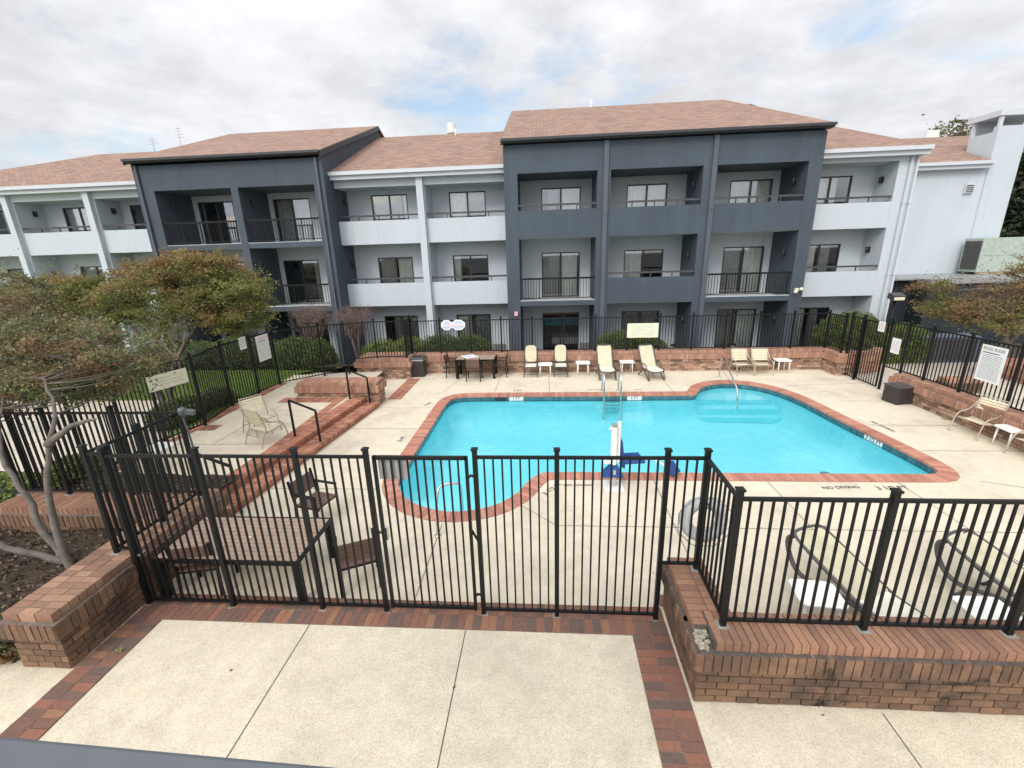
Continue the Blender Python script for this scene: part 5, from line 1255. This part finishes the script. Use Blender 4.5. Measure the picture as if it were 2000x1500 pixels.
tree('autumn_tree', 'broad tree with orange and green autumn leaves in the middle of the left lawn', (-10.9, 11.3, .3),
     [[(-10.7, 11.3, .3), (-10.6, 11.3, 1.1), (-10.2, 11.4, 1.9), (-9.6, 11.5, 2.6), (-8.9, 11.5, 3.4)], [(-10.95, 11.3, .3), (-11.1, 11.35, 1.2), (-11.0, 11.5, 2.0), (-10.6, 11.8, 3.0), (-10.3, 12, 3.9)],
      [(-10.8, 11.4, .3), (-10.9, 11.6, 1.3), (-11.5, 11.8, 2.2), (-12.2, 12.0, 3.0)]],
     [((-9.2, 11.5, 3.8), (1.25, 1.2, .85), 1.2), ((-8.2, 11.2, 3.2), (.95, .9, .75), .7), ((-9.5, 11.3, 2.9), (1.5, 1.1, .5), .35), ((-11.1, 11.9, 3.4), (1.5, 1.1, .62), .9), ((-7.75, 11.0, 3.55), (.7, .6, .5), .3), ((-8.7, 11.4, 4.2), (.7, .7, .35), .3), ((-10.2, 11.6, 4.15), (1.1, .8, .3), .35)],
     per=112, leaves=165, lsize=.031, mat='leaf_autumn', r0=.10, clump=(.25, .25, .09), bark='barkd')
tree('autumn_tree', 'green and orange tree farther left on the lawn, partly behind the berry tree', (-13.6, 12.2, .3),
     [[(-13.6, 12.2, .3), (-13.5, 12.3, 1.3), (-13.1, 12.4, 2.3), (-12.6, 12.5, 3.3)], [(-13.7, 12.3, .3), (-14.0, 12.4, 1.4), (-14.5, 12.5, 2.6), (-15, 12.6, 3.4)]],
     [((-12.9, 12.4, 3.5), (1.3, 1.1, .65), 1.0), ((-14.4, 12.4, 3.45), (1.4, 1.1, .7), 1.0), ((-13.7, 12.2, 2.9), (1.7, 1.0, .5), .7), ((-16.2, 12.2, 3.2), (1.1, 1.0, .7), .6)],
     per=105, leaves=160, lsize=.031, mat='leaf_autumn', r0=.10, clump=(.27, .27, .09), bark='barkd')
tree('dead_tree', 'small pale leafless tree in front of the autumn tree', (-9.6, 10.6, .3), [[(-9.55, 10.55, .3), (-9.5, 10.5, 1.1), (-9.42, 10.5, 2.0), (-9.45, 10.5, 2.6)], [(-9.5, 10.5, 1.9), (-9.15, 10.5, 2.4), (-9.0, 10.5, 2.8)], [(-9.45, 10.5, 2.0), (-9.9, 10.5, 2.5), (-10.2, 10.5, 2.9)]],
     [((-9.5, 10.5, 2.9), (.7, .4, .35), .5)], per=50, leaves=6, lsize=.03, mat='leaf_grey', r0=.035, bark='twig', twig=.006)
def bare(label, base, h, sp, n):
    t = thing('bare_tree', label, 'tree', base, 'leafless trees behind the left fence'); b = MB(); bx, by, bz = base; tips = []
    for i in range(n):
        a = 2 * math.pi * i / n + random.random(); q = random.uniform(.35, .8)
        P = smoothpts([(bx + .04 * math.cos(a), by + .04 * math.sin(a), bz), (bx + sp * .25 * q * math.cos(a), by + sp * .2 * q * math.sin(a), bz + h * .45), (bx + sp * q * math.cos(a), by + sp * .8 * q * math.sin(a), bz + h * .82)], 2)
        b.tube(P, [.036 * (1 - .6 * k / len(P)) for k in range(len(P))], 6); tips += P[len(P) // 2:]
    b.build('trunk', 'twig', t); b = MB()
    for p in tips:
        for _ in range(3):
            q = p + Vector((random.gauss(0, .2), random.gauss(0, .2), random.uniform(.1, .38))); b.tube([p, (p + q) / 2 + Vector((0, 0, .03)), q], [.009, .006, .004], 4, caps=False)
            for _ in range(5):
                e = q + Vector((random.gauss(0, .15), random.gauss(0, .15), random.uniform(.02, .24))); b.tube([q, e], [.0045, .003], 3, caps=False)
                for _ in range(2): b.tube([e, e + Vector((random.gauss(0, .07), random.gauss(0, .07), random.uniform(.02, .13)))], [.0032, .002], 3, caps=False)
    b.build('twigs', 'twig', t)
bare('leafless reddish crape myrtle in front of the charcoal wall, left one', (-9.4, 17.3, -.1), 2.5, .95, 7)
bare('leafless reddish crape myrtle right of the first one, nearer the light wall', (-7.65, 17.3, -.1), 2.45, .8, 7)
shrub('hedge', 'clipped dark green hedge behind the left fence, left of the bare trees', [((-10.1, 17.0, .45), (.85, .7, .85)), ((-9.2, 17.0, .4), (.7, .65, .80))], 27200, .03, 'leaf_hedge', zfloor=-.3)
shrub('hedge', 'bright green clipped hedge behind the back fence, right of the bare trees', [((-6.6, 17.3, .2), (.95, .6, .85)), ((-5.5, 17.3, .25), (.85, .6, .9))], 27200, .028, 'leaf_light', zfloor=-.3)
shrub('hedge', 'wide dark green hedge behind the back table', [((-4.2, 17.3, .3), (1.0, .65, .92)), ((-3.1, 17.3, .3), (1.0, .65, .88))], 30600, .03, 'leaf_hedge', zfloor=-.3)
shrub('hedge', 'round dark green hedge under the faded cream sign', [((2.9, 17.4, .3), (.95, .7, .95)), ((4.0, 17.4, .2), (.85, .65, .80))], 30600, .03, 'leaf_hedge', zfloor=-.3)
shrub('hedge', 'big round dark hedge outside the right gate', [((11.6, 17.6, .75), (1.15, 1.0, .98))], 34000, .03, 'leaf_hedge', zfloor=-.1)
shrub('hedge', 'second round hedge right of the big one, outside the right fence', [((13.4, 17.4, .45), (.95, .8, .85)), ((12.6, 17.2, .3), (.6, .6, .6))], 25500, .028, 'leaf_light', zfloor=-.1)
shrub('shrub', 'low dark shrub against the left terrace fence by the path', [((-9.65, 10.3, .55), (.45, .8, .38)), ((-9.6, 11.6, .5), (.35, .6, .3))], 15300, .03, 'leaf_hedge', cat='shrub', zfloor=.25)
shrub('shrub', 'low mossy shrub at the left edge of the photo behind the tree stems', [((-9.9, 6.6, .42), (.9, .5, .25)), ((-9.35, 7.3, .45), (.4, .5, .3))], 9000, .035, 'leaf_light', cat='shrub', zfloor=.3)
shrub('shrub', 'small grey-green shrub at the end of the lower left wall', [((-6.32, 3.72, .22), (.28, .26, .26))], 5000, .03, 'leaf_grey', cat='shrub', zfloor=.0)
for x, y, r_, l in ((-16, 17.8, 1.0, 'dark hedge mound at the back of the lawn, left one'), (-13.2, 17.9, 1.0, 'dark hedge mound at the back of the lawn, middle one')):
    shrub('hedge', l, [((x, y, .35), (1.3, .7, .8)), ((x + 1.2, y, .3), (1.1, .7, .7))], 23800, .03, 'leaf_hedge', zfloor=-.4)
b = MB(); r = thing('white_parapet', 'white painted low wall glimpsed under the trees at the back of the lawn', 'wall', (-12, 19, -.5)); b.box(-18, 19.2, -.5, -10.2, 19.35, .62); b.build('wall', 'light', r)
tree('maple_tree', 'right-hand tree with rusty and olive leaves cut by the right edge', (14.1, 14.6, 0), [[(14.1, 14.6, 0), (14.0, 14.6, .8), (14.3, 14.6, 1.5), (14.3, 14.7, 2.3), (13.6, 14.8, 3.0)], [(14.15, 14.6, .9), (14.8, 14.7, 1.8), (15.2, 14.8, 3.0)]],
     [((12.9, 15.0, 2.25), (1.0, .8, .32), .6), ((14.4, 14.9, 2.5), (1.1, 1.0, .7), .9), ((15.0, 14.8, 3.5), (.8, .8, .6), .5), ((13.9, 14.7, 1.9), (1.2, .8, .3), .5), ((12.3, 15.2, 2.85), (.7, .6, .16), .2)],
     per=100, leaves=120, lsize=.03, mat='leaf_rust', r0=.13, clump=(.34, .34, .09), bark='barkd')
# far trees behind the tower
tree('evergreen_tree', 'tall dark evergreen behind the right edge of the stair tower', (40, 41, -.6), [[(40, 41, -.6), (40, 41, 4), (40, 41, 9)]], [((40, 41, 8), (4.5, 3, 4.5), 1.6), ((38.6, 41, 4), (3.6, 3, 3), 1), ((42, 40, 11), (3.5, 3, 3), .8)], per=110, leaves=120, lsize=.20, mat='leaf_dark', r0=.3, clump=(.9, .9, .5), bark='barkd', twig=.03)
tree('distant_tree', 'distant olive tree top showing above the far right ridge', (33.5, 42, -.6), [[(33.5, 42, -.6), (33.5, 42, 6), (33.5, 42, 11)]], [((32.6, 42, 11.9), (1.5, 1.5, 1.3), 1), ((31.4, 42, 11.3), (1.2, 1.2, .7), .4)], per=50, leaves=22, lsize=.13, mat='leaf_grey', r0=.25, clump=(.5, .5, .4), bark='barkd', twig=.03)
# weeds
def weed(label, x, y, n, s):
    t = thing('weed', label, 'weed', (x, y, 0)); b = MB()
    for i in range(n):
        a = 2 * math.pi * i / n + random.random() * .5; d = Vector((math.cos(a), math.sin(a), 0)); l_ = s * random.uniform(.7, 1.1); sd_ = Vector((-d.y, d.x, 0)) * s * .11; z = random.uniform(.3, .9)
        P0 = Vector((x, y, .01)); P1 = P0 + d * l_ * .5 + Vector((0, 0, l_ * z * .6)); P2 = P0 + d * l_ + Vector((0, 0, l_ * z * .6))
        b.add([P0, P1 - sd_, P2, P1 + sd_], [(0, 1, 2, 3)])
    b.build('leaves', 'leaf_light', t)
weed('green weed growing by the brick strip at the bottom edge', 1.50, 2.62, 11, .12)
weed('tiny weed in the brick strip at the lower left', -5.02, 3.75, 7, .06)
weed('small weed at the foot of the right wall near the strap chair', 10.0, 11.15, 9, .10)
# leaf litter on the mulch bed and a few dry leaves on the walk
n_ = 9000; lx = rng.uniform(-12, -6.05, n_); ly = rng.uniform(3.55, 7.3, n_); lz = .36 + .05 * np.sin(lx * 2.1) * np.cos(ly * 2.7) + .02 * np.sin(lx * 7 + ly * 9) + .012

M['dryleaf'] = leafmat('dry_leaves', ((0, (.05, .035, .025)), (.5, (.13, .09, .06)), (1, (.26, .20, .14))), .1)
leafmesh('leaf_litter', 'dryleaf', None, np.stack([lx, ly, lz], 1), .035, rng.uniform(0, 1, n_), .8, 1.8, 'stuff')
n_ = 60; lx = rng.uniform(-4.8, 9, n_); ly = np.where(rng.uniform(0, 1, n_) < .4, rng.uniform(1.2, 4.2, n_), rng.uniform(4.8, 7.6, n_))
leafmesh('leaf_litter', 'dryleaf', None, np.stack([lx, ly, np.full(n_, .012)], 1)[(ly < 4.2) | (lx > .6)], .022, rng.uniform(0, .6, int(((ly < 4.2) | (lx > .6)).sum())), .9, 1.6, 'stuff')
